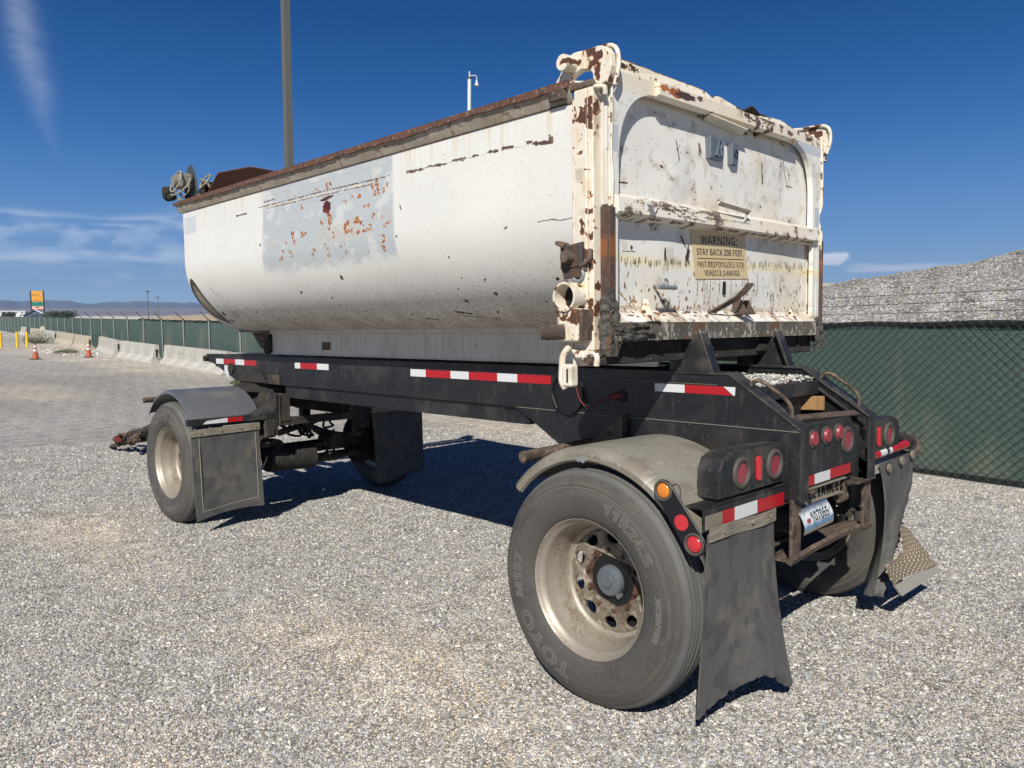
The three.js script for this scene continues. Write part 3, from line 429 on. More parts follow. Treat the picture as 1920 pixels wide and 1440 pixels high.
{
  const N = 1536, cells = 128;                                  // crushed stone, 1.8 m tile: about 14 mm stones
  const pts = new Float32Array(cells * cells * 3); for (let j = 0; j < cells; j++) for (let i = 0; i < cells; i++) { const k = (j * cells + i) * 3; pts[k] = i + hash(i, j, 1); pts[k + 1] = j + hash(i, j, 2); pts[k + 2] = hash(i, j, 3); }
  const col = new Uint8Array(N * N * 4), bmp = new Uint8Array(N * N * 4);
  for (let y = 0; y < N; y++) for (let x = 0; x < N; x++) {
    const fx = ((x + 0.5) / N) * cells, fy = ((y + 0.5) / N) * cells, ci = fx | 0, cj = fy | 0; let d1 = 9, d2 = 9, id = 0, ux = 0, uy = 0;
    for (let j = cj - 1; j <= cj + 1; j++) for (let i = ci - 1; i <= ci + 1; i++) { const wi = i < 0 ? i + cells : i >= cells ? i - cells : i, wj = j < 0 ? j + cells : j >= cells ? j - cells : j, k = (wj * cells + wi) * 3, dx = pts[k] + (i - wi) - fx, dy = pts[k + 1] + (j - wj) - fy, d = dx * dx + dy * dy; if (d < d1) { d2 = d1; d1 = d; id = pts[k + 2]; ux = dx; uy = dy; } else if (d < d2) d2 = d; }
    const e = Math.sqrt(d2) - Math.sqrt(d1), t = id * 7.31 % 1, cl = 0.8 + 0.4 * fbm(x / N, y / N, 9, 3, 73), facet = 0.5 + 0.5 * Math.sin(id * 40) * ux + 0.5 * Math.cos(id * 40) * uy;
    const edge = smoothstep(e, 0.02, 0.2), b = (0.74 + 0.66 * id) * (0.66 + 0.34 * edge) * cl;
    let c = id > 0.9 ? [226, 221, 210] : t < 0.25 ? [196, 185, 166] : t < 0.6 ? [176, 176, 177] : [190, 186, 178];
    const k = (y * N + x) * 4; for (let q = 0; q < 3; q++) col[k + q] = clamp(c[q] * b, 0, 255); col[k + 3] = 255;
    bmp[k] = bmp[k + 1] = bmp[k + 2] = clamp(255 * edge * (0.35 + 0.65 * facet) * (0.5 + 0.5 * t), 0, 255); bmp[k + 3] = 255;
  }
  const mk = (d, s) => { const t = new THREE.DataTexture(d, N, N); t.wrapS = t.wrapT = THREE.RepeatWrapping; t.magFilter = THREE.LinearFilter; t.minFilter = THREE.LinearMipmapLinearFilter; t.generateMipmaps = true; if (s) t.colorSpace = THREE.SRGBColorSpace; t.needsUpdate = true; t.repeat.set(1 / 1.4, 1 / 1.4); return t; };
  M.gravel = new THREE.MeshStandardMaterial({ map: mk(col, true), bumpMap: mk(bmp, false), bumpScale: 0.012, roughness: 0.95, vertexColors: true });
  // one sheet from under the camera to the horizon, finer close by
  const cx = -2.3, cz = -3.9, pos = [], uv = [], cl = [], idx = [], A = 300, rings = []; for (let r = 0.4; r < 5200; r *= r < 60 ? 1.035 : 1.09) rings.push(r);
  rings.unshift(0.02);
  rings.forEach((r) => { for (let a = 0; a < A; a++) { const t = (a / A) * Math.PI * 2, x = cx + r * Math.cos(t), z = cz + r * Math.sin(t); const d = r < 140 ? dirt(x, z) : 0.55, beyond = smoothstep(z - fenceZ(x), 0.5, 3) * (x > -20 ? 1 : 0), far = Math.max(smoothstep(r, 60, 150), beyond);
    pos.push(x, r < 60 ? rough_h(x, z) : ground_h(x), z); uv.push(x, z); const big = 0.72 + 0.4 * fbw(x + 200, z + 200, 0.14, 4, 81);
    cl.push(lerp(0.98, 1.5, d) * big, lerp(0.97, 1.4, d) * big, lerp(0.96, 1.22, d) * big); } });
  for (let k = 0; k + 1 < rings.length; k++) for (let a = 0; a < A; a++) { const b = (a + 1) % A, p = k * A + a, q = k * A + b, r = p + A, s = q + A; idx.push(p, q, r, q, s, r); }
  const g = new THREE.BufferGeometry(); g.setAttribute('position', new THREE.Float32BufferAttribute(pos, 3)); g.setAttribute('uv', new THREE.Float32BufferAttribute(uv, 2)); g.setAttribute('color', new THREE.Float32BufferAttribute(cl, 3)); g.setIndex(idx); g.computeVertexNormals();
  const m = new THREE.Mesh(g, M.gravel); m.name = 'ground'; m.receiveShadow = true; scene.add(kind(m, 'structure')); m.userData.label = 'grey crushed gravel yard with pale dirt showing through';
}
// loose stones lying on the yard
const stoneGeos = [0, 1, 2, 3, 4].map((s) => { const R = rng(s + 300), g = new THREE.IcosahedronGeometry(0.5, 0), p = g.attributes.position, m = new Map(); for (let i = 0; i < p.count; i++) { const k = [p.getX(i), p.getY(i), p.getZ(i)].map((v) => v.toFixed(3)).join(); if (!m.has(k)) m.set(k, 0.68 + 0.6 * R()); p.setXYZ(i, p.getX(i) * m.get(k), p.getY(i) * m.get(k), p.getZ(i) * m.get(k)); } g.computeVertexNormals(); return flat(g); });
M.stone = new THREE.MeshStandardMaterial({ roughness: 0.92, flatShading: true });
const stoneColour = (R, c) => { const t = R(), b = 0.38 + 0.68 * R(); if (t < 0.1) c.setRGB(0.66, 0.64, 0.58); else if (t < 0.36) c.setRGB(0.58 * b, 0.53 * b, 0.44 * b); else if (t < 0.62) c.setRGB(0.42 * b, 0.42 * b, 0.435 * b); else c.setRGB(0.54 * b, 0.525 * b, 0.495 * b); return c; };
function stones(name, n, place, seed, parent, label, dim = 1) {          // place(R) returns [x, y, z, size]
  const R = rng(seed), q = new THREE.Quaternion(), e = new THREE.Euler(), mt = new THREE.Matrix4(), c = new THREE.Color(), lists = stoneGeos.map(() => []);
  for (let i = 0; i < n; i++) { const p = place(R); if (p) lists[i % stoneGeos.length].push(p); }
  const grp = lists.map((l, k) => { const im = new THREE.InstancedMesh(stoneGeos[k], M.stone, l.length); l.forEach(([x, y, z, s], i) => { e.set((R() - 0.5) * 0.8, R() * 6.3, (R() - 0.5) * 0.8); q.setFromEuler(e); mt.compose(V(x, y, z), q, V(s * (0.8 + 0.6 * R()), s * (0.45 + 0.35 * R()), s * (0.7 + 0.4 * R()))); im.setMatrixAt(i, mt); im.setColorAt(i, stoneColour(R, c).multiplyScalar(dim)); }); im.castShadow = im.receiveShadow = true; im.name = parent ? name : numbered(name); kind(im, 'stuff'); if (label) im.userData.label = label; (parent ?? scene).add(im); return im; });
  return grp;
}
stones('gravel', 420000, (R) => {
  const yaw = 0.7678 + (R() - 0.5) * 1.36, r = 1.2 + 12.5 * Math.pow(R(), 1.35), x = -2.3 + r * Math.cos(yaw), z = -3.9 + r * Math.sin(yaw);
  if (z > fenceZ(x) - 0.06) return null;
  const d = dirt(x, z); if (R() < d * 0.8) return null;
  const s = (0.006 + 0.0085 * R() * R() + (R() < 0.02 ? 0.01 : 0)) * (r > 5 ? 1 + (r - 5) * 0.06 : 1);
  return [x, rough_h(x, z) + s * 0.12, z, s * 1.35];
}, 77, null, 'loose grey crushed stones scattered over the yard');

// ------------------------------------------------------------------ the trailer
const T = thing('dump_trailer', 'weathered white half-round dump trailer on a black chassis with rusty tailgate', 'trailer');
const TP = (name, g, m, p = T) => part(name, g, m, p);
const mirrorZ = (g) => { g = flat(g.clone()); const p = g.attributes.position, n = g.attributes.normal, u = g.attributes.uv, sw = (at, k, i, j) => { for (let c = 0; c < k; c++) { const t = at.array[i * k + c]; at.array[i * k + c] = at.array[j * k + c]; at.array[j * k + c] = t; } }; for (let i = 0; i < p.count; i++) { p.setZ(i, -p.getZ(i)); n.setZ(i, -n.getZ(i)); } for (let i = 0; i < p.count; i += 3) { sw(p, 3, i + 1, i + 2); sw(n, 3, i + 1, i + 2); if (u) sw(u, 2, i + 1, i + 2); } return g; };
{ // the half-round tub
  const prof = [], half = []; const push = (z, y, s, nz, ny) => half.push([z, y, s, nz, ny]);
  for (let i = 0; i < 6; i++) push(-1.1, 2.77 - i * 0.0725, i * 0.0725, -1, 0);
  for (let i = 0; i <= 26; i++) { const t = (i / 26) * Math.PI / 2; push(-0.495 - 0.605 * Math.cos(t), 2.335 - 0.605 * Math.sin(t), 0.435 + 0.605 * t, -Math.cos(t), -Math.sin(t)); }
  push(-0.2, 1.73, 1.42, 0, -1); push(0, 1.73, 1.42, 0, -1);
  prof.push(...half); for (let i = half.length - 2; i >= 0; i--) prof.push([-half[i][0], half[i][1], half[i][2], -half[i][3], half[i][4]]);
  const NX = 90, n = prof.length, pos = [], uv = [], idx = [];
  for (const off of [0, -0.01]) for (let i = 0; i <= NX; i++) { const x = 0.12 + (i / NX) * 4.545; for (const [z, y, s, nz, ny] of prof) { const w = off + (off ? 0 : 0.007 * (fbw(x + 9, s + (z > 0 ? 7 : 0), 2.1, 3, 91) - 0.5) * smoothstep(s, 0, 0.12)); pos.push(x, y + ny * w, z + nz * w); uv.push(x / 4.7, 1 - s / 1.42); } }
  const L = (NX + 1) * n; for (let i = 0; i < NX; i++) for (let j = 0; j < n - 1; j++) { const a = i * n + j, b = a + n; idx.push(a, a + 1, b, b, a + 1, b + 1, L + a, L + b, L + a + 1, L + b, L + b + 1, L + a + 1); }
  const g = new THREE.BufferGeometry(); g.setAttribute('position', new THREE.Float32BufferAttribute(pos, 3)); g.setAttribute('uv', new THREE.Float32BufferAttribute(uv, 2)); g.setIndex(idx); g.computeVertexNormals();
  TP('tub', g, tubMat);
  const s = [[-1.1, 2.77]]; for (const [z, y] of prof) s.push([z, y]); s.push([1.1, 2.77]);
  TP('front_wall', ext(s.map(([z, y]) => [z * 0.999, y + 0.001]), 'x', 4.655, 4.668, 0.002), M.white);
}
for (const k of [-1, 1]) {
  const rail = ext([[-1.106, 2.762], [-1.138, 2.838], [-1.138, 2.846], [-1.05, 2.846], [-1.05, 2.838], [-1.126, 2.836], [-1.096, 2.762]], 'x', 0.15, 4.74, 0.002), lipR = rng(61 + k), lipE = []; for (let x = 0.15; x < 4.74; x += 0.06) { const d = 0.018 + 0.02 * fbw(x + 5, 1, 3, 3, 97) + 0.006 * lipR(); lipE.push(box(x, x + 0.0605, 2.85 - d, 2.852, -1.1435, -1.13, 0.0004)); } const lipG = merge(lipE); TP('rail_lip', k < 0 ? lipG : mirrorZ(lipG), M.rustlip);
  TP('top_rail', k < 0 ? rail : mirrorZ(rail), M.rail);
  const R = rng(55 + k), e = []; for (let x = 0.3; x < 4.7; x += 0.12 + 0.3 * R()) { const w = 0.04 + 0.16 * R(); e.push(box(x, Math.min(4.73, x + w), 2.846, 2.850 + 0.008 * R(), -1.132, -1.08 + 0.02 * R(), 0.003)); }
  const cap = merge(e); TP('rail_grime', k < 0 ? cap : mirrorZ(cap), M.brownsteel);
  const weld = box(0.15, 4.66, 2.755, 2.763, -1.107, -1.095, 0.003); TP('weld_seam', k < 0 ? weld : mirrorZ(weld), M.brownsteel);
  // rails under the tub
  const sk = [box(0.16, 4.45, 1.522, 1.70, -0.43, -0.41, 0.004), box(0.16, 4.45, 1.516, 1.526, -0.436, -0.34, 0.003), box(0.16, 4.45, 1.7, 1.735, -0.44, -0.40, 0.006)];
  TP('body_rail', k < 0 ? sk : mirrorZ(merge(sk)), M.white);
  const gus = ext([[5.05, 1.80], [4.60, 1.74], [4.42, 1.70], [4.42, 1.535], [4.55, 1.54], [4.72, 1.57]].map(([x, y]) => [Math.min(x, 4.98), y]), 'z', -0.40, -0.385, 0.003);
  TP('front_gusset', k < 0 ? gus : mirrorZ(gus), M.brownsteel);
  const lug = [box(4.42, 4.44, 1.53, 1.70, -0.47, -0.39, 0.004), box(4.44, 4.62, 1.625, 1.64, -0.45, -0.38, 0.004), cyl([4.5, 1.57, -0.45], [4.5, 1.57, -0.36], 0.055, 0.055, 18)];
  TP('front_lug', k < 0 ? lug : mirrorZ(merge(lug)), M.darkgrime);
}
TP('sloped_floor', sheet(4, 4, (u, v) => V(4.66 + 0.32 * (1 - v), 1.86 - 0.14 * v, lerp(-0.62, 0.62, u)), 0.01), M.white);
TP('stencil_number', await (async () => { const f = await new FontLoader().loadAsync('fonts/droid/droid_sans_regular.typeface.json'); const g = new TextGeometry('226', { font: f, size: 0.05, depth: 0.001, curveSegments: 4 }); g.rotateY(Math.PI); g.translate(2.8, 2.665, -1.1005); return g; })(), plain(206, 202, 190, 0.5));
{ // load cover gear at the front of the tub
  TP('cover_hood', sheet(6, 3, (u, v) => V(4.86 - 0.42 * Math.sin(v * 1.5), 2.84 + 0.36 * Math.sin(v * 1.57) * (u < 0.02 ? 0.72 : 1 - 0.18 * u), lerp(-0.87, 0.9, u)), 0.008), plain(92, 58, 48, 0.8));
  TP('cover_roller', cyl([4.8, 3.03, -0.86], [4.8, 3.03, 0.9], 0.05), M.darkgrime);
  const arm = ext([[4.66, 2.86], [4.98, 2.86], [4.98, 3.06], [4.9, 3.2], [4.82, 3.22], [4.74, 3.12]], 'z', -0.95, -0.94, 0.003); TP('cover_end_plate', arm, plain(66, 70, 72, 0.6)); TP('cover_end_plate', mirrorZ(arm), plain(66, 70, 72, 0.6));
  TP('cover_motor', [box(4.74, 4.88, 2.99, 3.12, -1.09, -0.96, 0.025), cyl([4.81, 3.05, -1.12], [4.81, 3.05, -1.0], 0.05)], plain(126, 122, 112, 0.6));
  TP('cover_bracket', box(4.9, 4.94, 2.84, 3.02, -0.97, -0.93), M.darkgrime); TP('cover_bracket', box(4.66, 4.7, 2.84, 2.98, -0.95, -0.9), M.darkgrime);
  const R = rng(8), loop = (cx, cy, cz, a, b, tilt) => { const q = []; for (let i = 0; i <= 22; i++) { const t = (i / 22) * Math.PI * 2; q.push([cx + a * Math.cos(t), cy + b * Math.sin(t), cz + tilt * Math.sin(t) + 0.012 * (R() - .5)]); } return tube(q, 0.0075, 70, 6); };
  TP('rope', [loop(4.81, 3.05, -1.09, 0.1, 0.09, 0.03), loop(4.82, 3.0, -1.05, 0.14, 0.07, 0.06), loop(4.84, 3.03, -1.0, 0.11, 0.1, 0.02), tube([[4.72, 3.08, -0.92], [4.7, 3.05, -0.86], [4.68, 2.98, -0.84], [4.66, 2.88, -0.86]], 0.009, 24), tube([[4.98, 2.95, -1.08], [4.9, 2.91, -1.02], [4.75, 2.9, -0.98], [4.66, 2.93, -0.95]], 0.009, 24), loop(4.7, 3.06, -0.88, 0.05, 0.06, 0.04)], M.rope);
  TP('rope_knot', [...Array(9)].map(() => { const g = new THREE.IcosahedronGeometry(0.03 + 0.012 * R(), 1); return uvm(g.translate(4.95 + 0.07 * R(), 2.93 + 0.09 * R(), -1.12 + 0.06 * R())); }), M.darkgrime);
}
{ // tailgate
  const tg = sub('tailgate', T), P = (n, g, m = tgMat) => part(n, g, m, tg);
  const s = new THREE.Shape([[-1.045, 2.25], [1.045, 2.25], [1.045, 2.885], [-1.045, 2.885]].map(([a, b]) => new THREE.Vector2(a, b))), h = new THREE.Path();
  h.moveTo(-0.995, 2.3); h.lineTo(0.935, 2.3); h.lineTo(0.935, 2.5); h.bezierCurveTo(0.935, 2.7, 0.86, 2.82, 0.66, 2.82); h.lineTo(-0.7, 2.82); h.bezierCurveTo(-0.88, 2.82, -0.995, 2.7, -0.995, 2.48); h.lineTo(-0.995, 2.3);
  P('frame_plate', tgUV(ext(s, 'x', -0.03, 0.004, 0.002, [h])));
  P('side_plate', tgUV(box(-0.029, 0.07, 1.66, 2.884, -1.043, -1.0, 0.003))); P('side_plate', tgUV(merge([box(-0.029, 0.07, 1.66, 2.884, 1.0, 1.043, 0.003), box(-0.027, 0.0, 1.7, 2.26, 0.955, 1.02, 0.003)])));
  const bulge = (z, y) => -0.012 * Math.cos(z * 1.4) + 0.006 * (fbw(z + 5, y, 3, 3, 95) - .5) * 2 - 0.012 * Math.exp(-(((z + 0.5) / 0.12) ** 2) - (((y - 2.44) / 0.09) ** 2)) + 0.01 * Math.exp(-(((z - 0.68) / 0.1) ** 2) - (((y - 2.58) / 0.12) ** 2)) + 0.014 * Math.exp(-(((z + 0.82) / 0.14) ** 2) - (((y - 1.9) / 0.12) ** 2)) - 0.008 * Math.exp(-(((z - 0.1) / 0.3) ** 2) - (((y - 1.95) / 0.1) ** 2)) + 0.008 * Math.exp(-(((z - 0.6) / 0.2) ** 2) - (((y - 2.0) / 0.12) ** 2));
  P('panel', tgUV(sheet(90, 60, (u, v) => { const z = lerp(-1.02, 1.02, u), y = lerp(1.74, 2.86, v); return V(0.03 + bulge(z, y) * Math.min(1, 5 * Math.min(u, 1 - u, v, 1 - v)), y, z); }, 0.006)));
  const along = (pts, a, b) => tgUV(ext(pts, 'z', a, b, 0.004));
  P('middle_bar', along([[0.02, 2.35], [-0.048, 2.318], [-0.056, 2.252], [-0.045, 2.24], [0.02, 2.228]], -1.03, 0.985));
  P('top_bar', along([[-0.028, 2.887], [-0.055, 2.882], [-0.056, 2.824], [-0.028, 2.812]], -0.72, 0.7));
  P('sill', along([[0.03, 1.812], [-0.048, 1.75], [-0.03, 1.744], [0.03, 1.744]], -1.04, 0.975), tgMat);
  P('sill_face', [ext([[-0.05, 1.748], [-0.052, 1.664], [0.04, 1.664], [0.04, 1.742]], 'z', -1.046, 0.97, 0.006)], M.sill);
  // torn lip along the top
  const lip = new THREE.Shape(), top = []; const R = rng(33);
  for (let z = -1.04; z <= 1.0; z += 0.02) { const y = 2.945 - 0.022 * smoothstep(z, -0.6, 0.4) - 0.028 * Math.exp(-(((z + 0.2) / 0.035) ** 2)) - 0.035 * Math.exp(-(((z - 0.17) / 0.16) ** 2)) - 0.03 * smoothstep(z, 0.55, 0.72) + 0.005 * (R() - .5); top.push([z, y]); }
  lip.moveTo(-1.04, 2.88); top.forEach(([z, y]) => lip.lineTo(z, y)); lip.lineTo(1.0, 2.88); lip.lineTo(-1.04, 2.88);
  { const g = ext(lip, 'x', -0.028, -0.02, 0.001), p = g.attributes.position; for (let i = 0; i < p.count; i++) { const k = Math.max(0, p.getY(i) - 2.885), z = p.getZ(i); p.setX(i, p.getX(i) + k * 0.35 + 0.012 * Math.sin(z * 9) * k * 20 * 0.3); } g.computeVertexNormals(); P('top_lip', tgUV(g)); }
  P('lip_edge', [tube(top.filter((_, i) => i % 2 === 0 && i < 66).map(([z, y]) => [-0.003 + 0.005 * Math.sin(z * 9), y, z]), 0.005, 90, 5)], M.brownsteel);
  P('torn_metal', [sheet(14, 4, (u, v) => { const z = lerp(0.02, 0.5, u); return V(0.0 + 0.09 * v, 2.885 + 0.06 * Math.sin(u * 3.14) * (1 - 0.5 * v) + 0.012 * Math.sin(u * 17), z); }, 0.006)], plain(64, 56, 48, 0.8));
  P('hanging_plate', tgUV(sheet(4, 3, (u, v) => V(lerp(-0.054, 0.02, v), 2.813 - 0.018 * u - 0.01 * v, lerp(-0.28, 0.1, u) + 0.05 * v), 0.006)));
  P('warning_sign', sheet(16, 8, (u, v) => { const z = lerp(-0.345, 0.19, u) + 0.045 * (1 - v), y = lerp(1.975, 2.225, v) + 0.018 * u; return V(0.024 + bulge(z, y), y, z); }, 0.002), new THREE.MeshStandardMaterial({ map: signTex, roughness: 0.55 })).geometry.attributes.uv;
  P('handle', [tube([[0.02, 1.93, -0.66], [-0.06, 1.925, -0.66]], 0.008), cyl([-0.06, 1.918, -0.735], [-0.062, 1.918, -0.59], 0.011), new THREE.TorusGeometry(0.018, 0.006, 6, 14).rotateY(Math.PI / 2).translate(-0.05, 1.94, -0.66)].map((g) => uvm(g)), M.galv);
  P('bent_bracket', [sheet(4, 10, (u, v) => V(0.0 - 0.07 * Math.sin(v * 2.2) - 0.02 * v, 1.80 + 0.16 * v, lerp(-0.17, 0.10, v) + (u - 0.5) * 0.075), 0.009)], M.brownsteel);
  P('bracket_stub', [ext([[-0.075, 1.8], [0.02, 1.8], [0.02, 1.88], [-0.03, 1.88]], 'z', 0.075, 0.085), ext([[-0.075, 1.8], [0.02, 1.8], [0.02, 1.87], [-0.03, 1.87]], 'z', 0.155, 0.165), box(-0.08, -0.02, 1.79, 1.8, 0.05, 0.15)], M.brownsteel);
  P('broken_tab', ext([[-0.05, 1.755], [0.02, 1.8], [0.02, 1.86], [-0.012, 1.862]], 'z', -0.76, -0.745), M.cream); P('broken_tab', ext([[-0.048, 1.755], [0.02, 1.79], [0.0, 1.84]], 'z', 0.72, 0.73), M.cream);
  P('latch_clip', [sheet(6, 2, (u, v) => V(-0.062 - 0.02 * Math.sin(v * 3), 2.385 - 0.02 * u - 0.028 * v, lerp(-0.225, 0.09, u)), 0.01), tube([[-0.06, 2.36, 0.06], [-0.065, 2.33, 0.075], [-0.05, 2.3, 0.075]], 0.006)], M.cream);
  P('slot', [ext([[0.006, 1.9], [0.02, 1.9], [0.02, 1.97], [0.006, 1.97]], 'z', -0.035, -0.012, 0.001)], M.cavity);
  const emb = (z, y, w, h) => ext([[z - w / 2, y - h / 2], [z + w / 2 - 0.012, y - h / 2], [z + w / 2, y - h / 2 + 0.02], [z + w / 2, y + h / 2], [z - w / 2, y + h / 2]], 'x', -0.014, 0.03, 0.004);
  P('emblem', emb(-0.14, 2.665, 0.135, 0.115), M.pewter); P('emblem', emb(0.042, 2.66, 0.068, 0.115), M.pewter);
  const f = await new FontLoader().loadAsync('fonts/droid/droid_serif_bold.typeface.json'), txt = (t, size, z, y, x = -0.018) => { const g = new TextGeometry(t, { font: f, size, depth: 0.004, curveSegments: 5 }); const p = g.attributes.position; for (let i = 0; i < p.count; i++) p.setX(i, p.getX(i) + 0.22 * p.getY(i)); g.rotateY(-Math.PI / 2); g.translate(x, y, z); return uvm(g); };
  P('emblem_letter', txt('R', 0.085, -0.178, 2.625), plain(132, 142, 152, 0.4, 0.4)); P('emblem_letter', txt('o', 0.05, 0.018, 2.645), plain(60, 66, 72, 0.5, 0.3));
  // dirty beam under the sill
  P('lower_beam', [box(0.0, 0.06, 1.555, 1.662, -1.06, 1.0, 0.006), box(-0.02, 0.02, 1.572, 1.64, -0.3, -0.16, 0.02), box(-0.02, 0.02, 1.572, 1.64, 0.3, 0.42, 0.02), box(-0.01, 0.02, 1.56, 1.65, 0.8, 0.84, 0.01)], M.darkgrime);
  // rusty channel that covers the lower edge on the near side, its dark twin on the far side
  P('edge_channel', [box(-0.036, 0.076, 1.6, 2.275, -1.068, -1.046, 0.004), box(-0.038, -0.031, 1.6, 2.27, -1.07, -1.03, 0.002)], M.rust);
  P('edge_channel', [box(-0.045, 0.06, 1.62, 2.26, 1.046, 1.066, 0.004)], M.rust);
  P('side_flange', [box(-0.012, 0.066, 2.28, 2.86, -1.062, -1.044, 0.008)], M.white);
  P('edge_bead', [tube([[-0.034, 2.9, -1.052], [-0.036, 2.7, -1.053], [-0.033, 2.5, -1.054], [-0.038, 2.4, -1.05], [-0.036, 2.28, -1.052]], 0.006, 30), tube([[-0.03, 2.9, 1.05], [-0.035, 2.5, 1.05], [-0.02, 2.4, 1.03], [-0.035, 2.3, 1.05], [-0.03, 2.2, 1.045]], 0.009, 30)], M.cream);
}
{ // hinge arms, corner posts and the gate latch
  const s = new THREE.Shape([[0.275, 2.852], [0.262, 2.868], [0.232, 2.9], [0.206, 2.94], [0.192, 2.972], [0.133, 2.967], [0.082, 2.977], [0.032, 2.974], [-0.017, 2.971], [-0.05, 2.955], [-0.07, 2.924], [-0.074, 2.872], [-0.05, 2.81], [-0.02, 2.80], [0.034, 2.815], [0.14, 2.838]].map(([a, b]) => new THREE.Vector2(a, b)));
  const hole = new THREE.Path([[0.03, 2.83], [0.034, 2.86], [0.054, 2.882], [0.101, 2.891], [0.145, 2.88], [0.165, 2.862], [0.12, 2.848]].map(([a, b]) => new THREE.Vector2(a, b)));
  const arm = [ext(s, 'z', -1.105, -1.065, 0.006, [hole]), tube([[0.275, 2.86, -1.06], [0.2, 2.975, -1.06], [0.1, 2.98, -1.06], [-0.02, 2.978, -1.06], [-0.07, 2.95, -1.06], [-0.08, 2.88, -1.06], [-0.06, 2.8, -1.06]], 0.011, 60)];
  for (const k of [-1, 1]) {
    const F = (g) => (k < 0 ? merge(g) : mirrorZ(merge(g)));
    TP('hinge_arm', F(arm), M.cream); TP('hinge_knob', F([cyl([0.155, 2.925, -1.17], [0.155, 2.925, -1.1], 0.036, 0.04, 22)]), M.cream);
    TP('corner_post', F([box(0.02, 0.135, 1.62, 2.815, -1.118, -0.99, 0.01), ext([[0.045, 1.85], [0.12, 1.85], [0.12, 2.79], [0.045, 2.79]], 'z', -1.134, -1.116, 0.008), box(0.135, 0.15, 1.74, 2.76, -1.112, -1.04, 0.004)]), M.cream);
    TP('post_cap', F([box(0.015, 0.16, 2.80, 2.835, -1.125, -0.99, 0.012)]), M.brownsteel);
    TP('latch_hook', F([tube([[0.03, 2.80, -1.1], [0.0, 2.795, -1.11], [-0.03, 2.79, -1.1], [-0.03, 2.76, -1.09]], 0.012, 24)]), M.cream);
  }
  TP('rail_patch', box(0.17, 0.27, 2.775, 2.83, -1.142, -1.12, 0.004), M.brownsteel);
  TP('bent_pin', tube([[0.2, 2.115, -1.09], [0.205, 2.12, -1.15], [0.195, 2.118, -1.165], [0.155, 2.1, -1.165]], 0.011, 24), M.brownsteel);
  TP('pivot_plate', [ext([[0.06, 2.0], [0.19, 2.0], [0.19, 2.1], [0.06, 2.115]], 'z', -1.158, -1.12, 0.006), ext([[0.075, 1.955], [0.175, 1.955], [0.19, 2.0], [0.06, 2.0]], 'z', -1.15, -1.12, 0.004)], M.rust);
  TP('pivot_bolt', [cyl([0.125, 2.05, -1.2], [0.125, 2.05, -1.15], 0.028, 0.03, 6)], M.brownsteel);
  TP('post_ring', [new THREE.TorusGeometry(0.03, 0.009, 8, 24).translate(0.092, 1.97, -1.14)].map((g) => uvm(g)), M.galv); TP('post_hole', cyl([0.092, 1.97, -1.142], [0.092, 1.97, -1.13], 0.026), M.cavity);
  TP('hook_rod', tube([[0.03, 2.08, -1.13], [0.025, 2.04, -1.14], [0.045, 2.02, -1.14], [0.075, 2.01, -1.14], [0.06, 1.985, -1.135]], 0.012, 30), M.brownsteel);
  TP('decal', box(0.06, 0.125, 1.905, 1.925, -1.138, -1.1355, 0.0005), plain(206, 198, 128, 0.6));
  TP('lock_tube', [turned([[0.068, -1.21], [0.068, -1.1], [0.058, -1.1], [0.058, -1.21], [0.068, -1.21]], 28).translate(0.12, 1.868, 0)].map((g) => uvm(g)), M.cream); TP('tube_bore', cyl([0.12, 1.868, -1.135], [0.12, 1.868, -1.13], 0.058), M.cavity);
  TP('lock_housing', [box(0.045, 0.175, 1.665, 1.815, -1.2, -1.06, 0.01), box(0.05, 0.15, 1.55, 1.665, -1.12, -1.05, 0.008)], M.cream); TP('housing_side', box(0.03, 0.047, 1.67, 1.81, -1.19, -1.06, 0.004), M.brownsteel);
  TP('lock_bolt', [cyl([0.13, 1.71, -1.19], [0.2, 1.705, -1.25], 0.036, 0.034, 16), cyl([0.195, 1.705, -1.246], [0.215, 1.703, -1.263], 0.03, 0.03, 8)], M.brownsteel);
  TP('lever', [tube([[0.125, 1.645, -1.16], [0.16, 1.6, -1.17], [0.168, 1.54, -1.17], [0.17, 1.48, -1.17], [0.155, 1.445, -1.16]], 0.016, 40), box(0.1, 0.16, 1.455, 1.56, -1.185, -1.13, 0.012)], M.cream); TP('lever_slot', box(0.118, 0.128, 1.475, 1.54, -1.187, -1.18, 0.001), M.cavity);
  TP('catch_hook', [tube([[0.13, 1.63, -1.14], [0.09, 1.605, -1.145], [0.055, 1.59, -1.145], [0.03, 1.61, -1.145], [-0.005, 1.612, -1.145], [-0.022, 1.59, -1.145], [-0.018, 1.555, -1.145]], 0.014, 50), box(0.045, 0.1, 1.585, 1.625, -1.165, -1.12, 0.012)], M.cream); TP('catch_pin', cyl([0.02, 1.575, -1.17], [0.02, 1.575, -1.1], 0.02), M.brownsteel);
  // mud caked on the lower corners: ragged crusts that run out to nothing
  const crust = (f, seed) => { const g = sheet(60, 60, (u, v) => { const d = Math.min(u, 1 - u, v, 1 - v) * 3, m = fbw(u * 5 + seed, v * 5 + seed, 1, 4, 95), n = fbw(u * 22 + seed, v * 22, 1, 3, 96), q = Math.hypot(u - 0.5, v - 0.42) * 2.1, lift = clamp((1.15 - q) * 0.7 + (m - 0.5) * 2.2 - 0.12, -0.4, 0.6) * 0.028 + (n - 0.5) * 0.012; return f(u, v, lift); }, 0.002); return uvm(g); };
  TP('caked_mud', crust((u, v, l) => V(lerp(-0.05, 0.085, u), lerp(1.595, 1.9, v), -1.066 - l), 3), M.mud);
  TP('caked_mud', crust((u, v, l) => V(-0.036 - l, lerp(1.595, 1.88, v), lerp(-1.075, -1.0, u)), 11), M.mud);
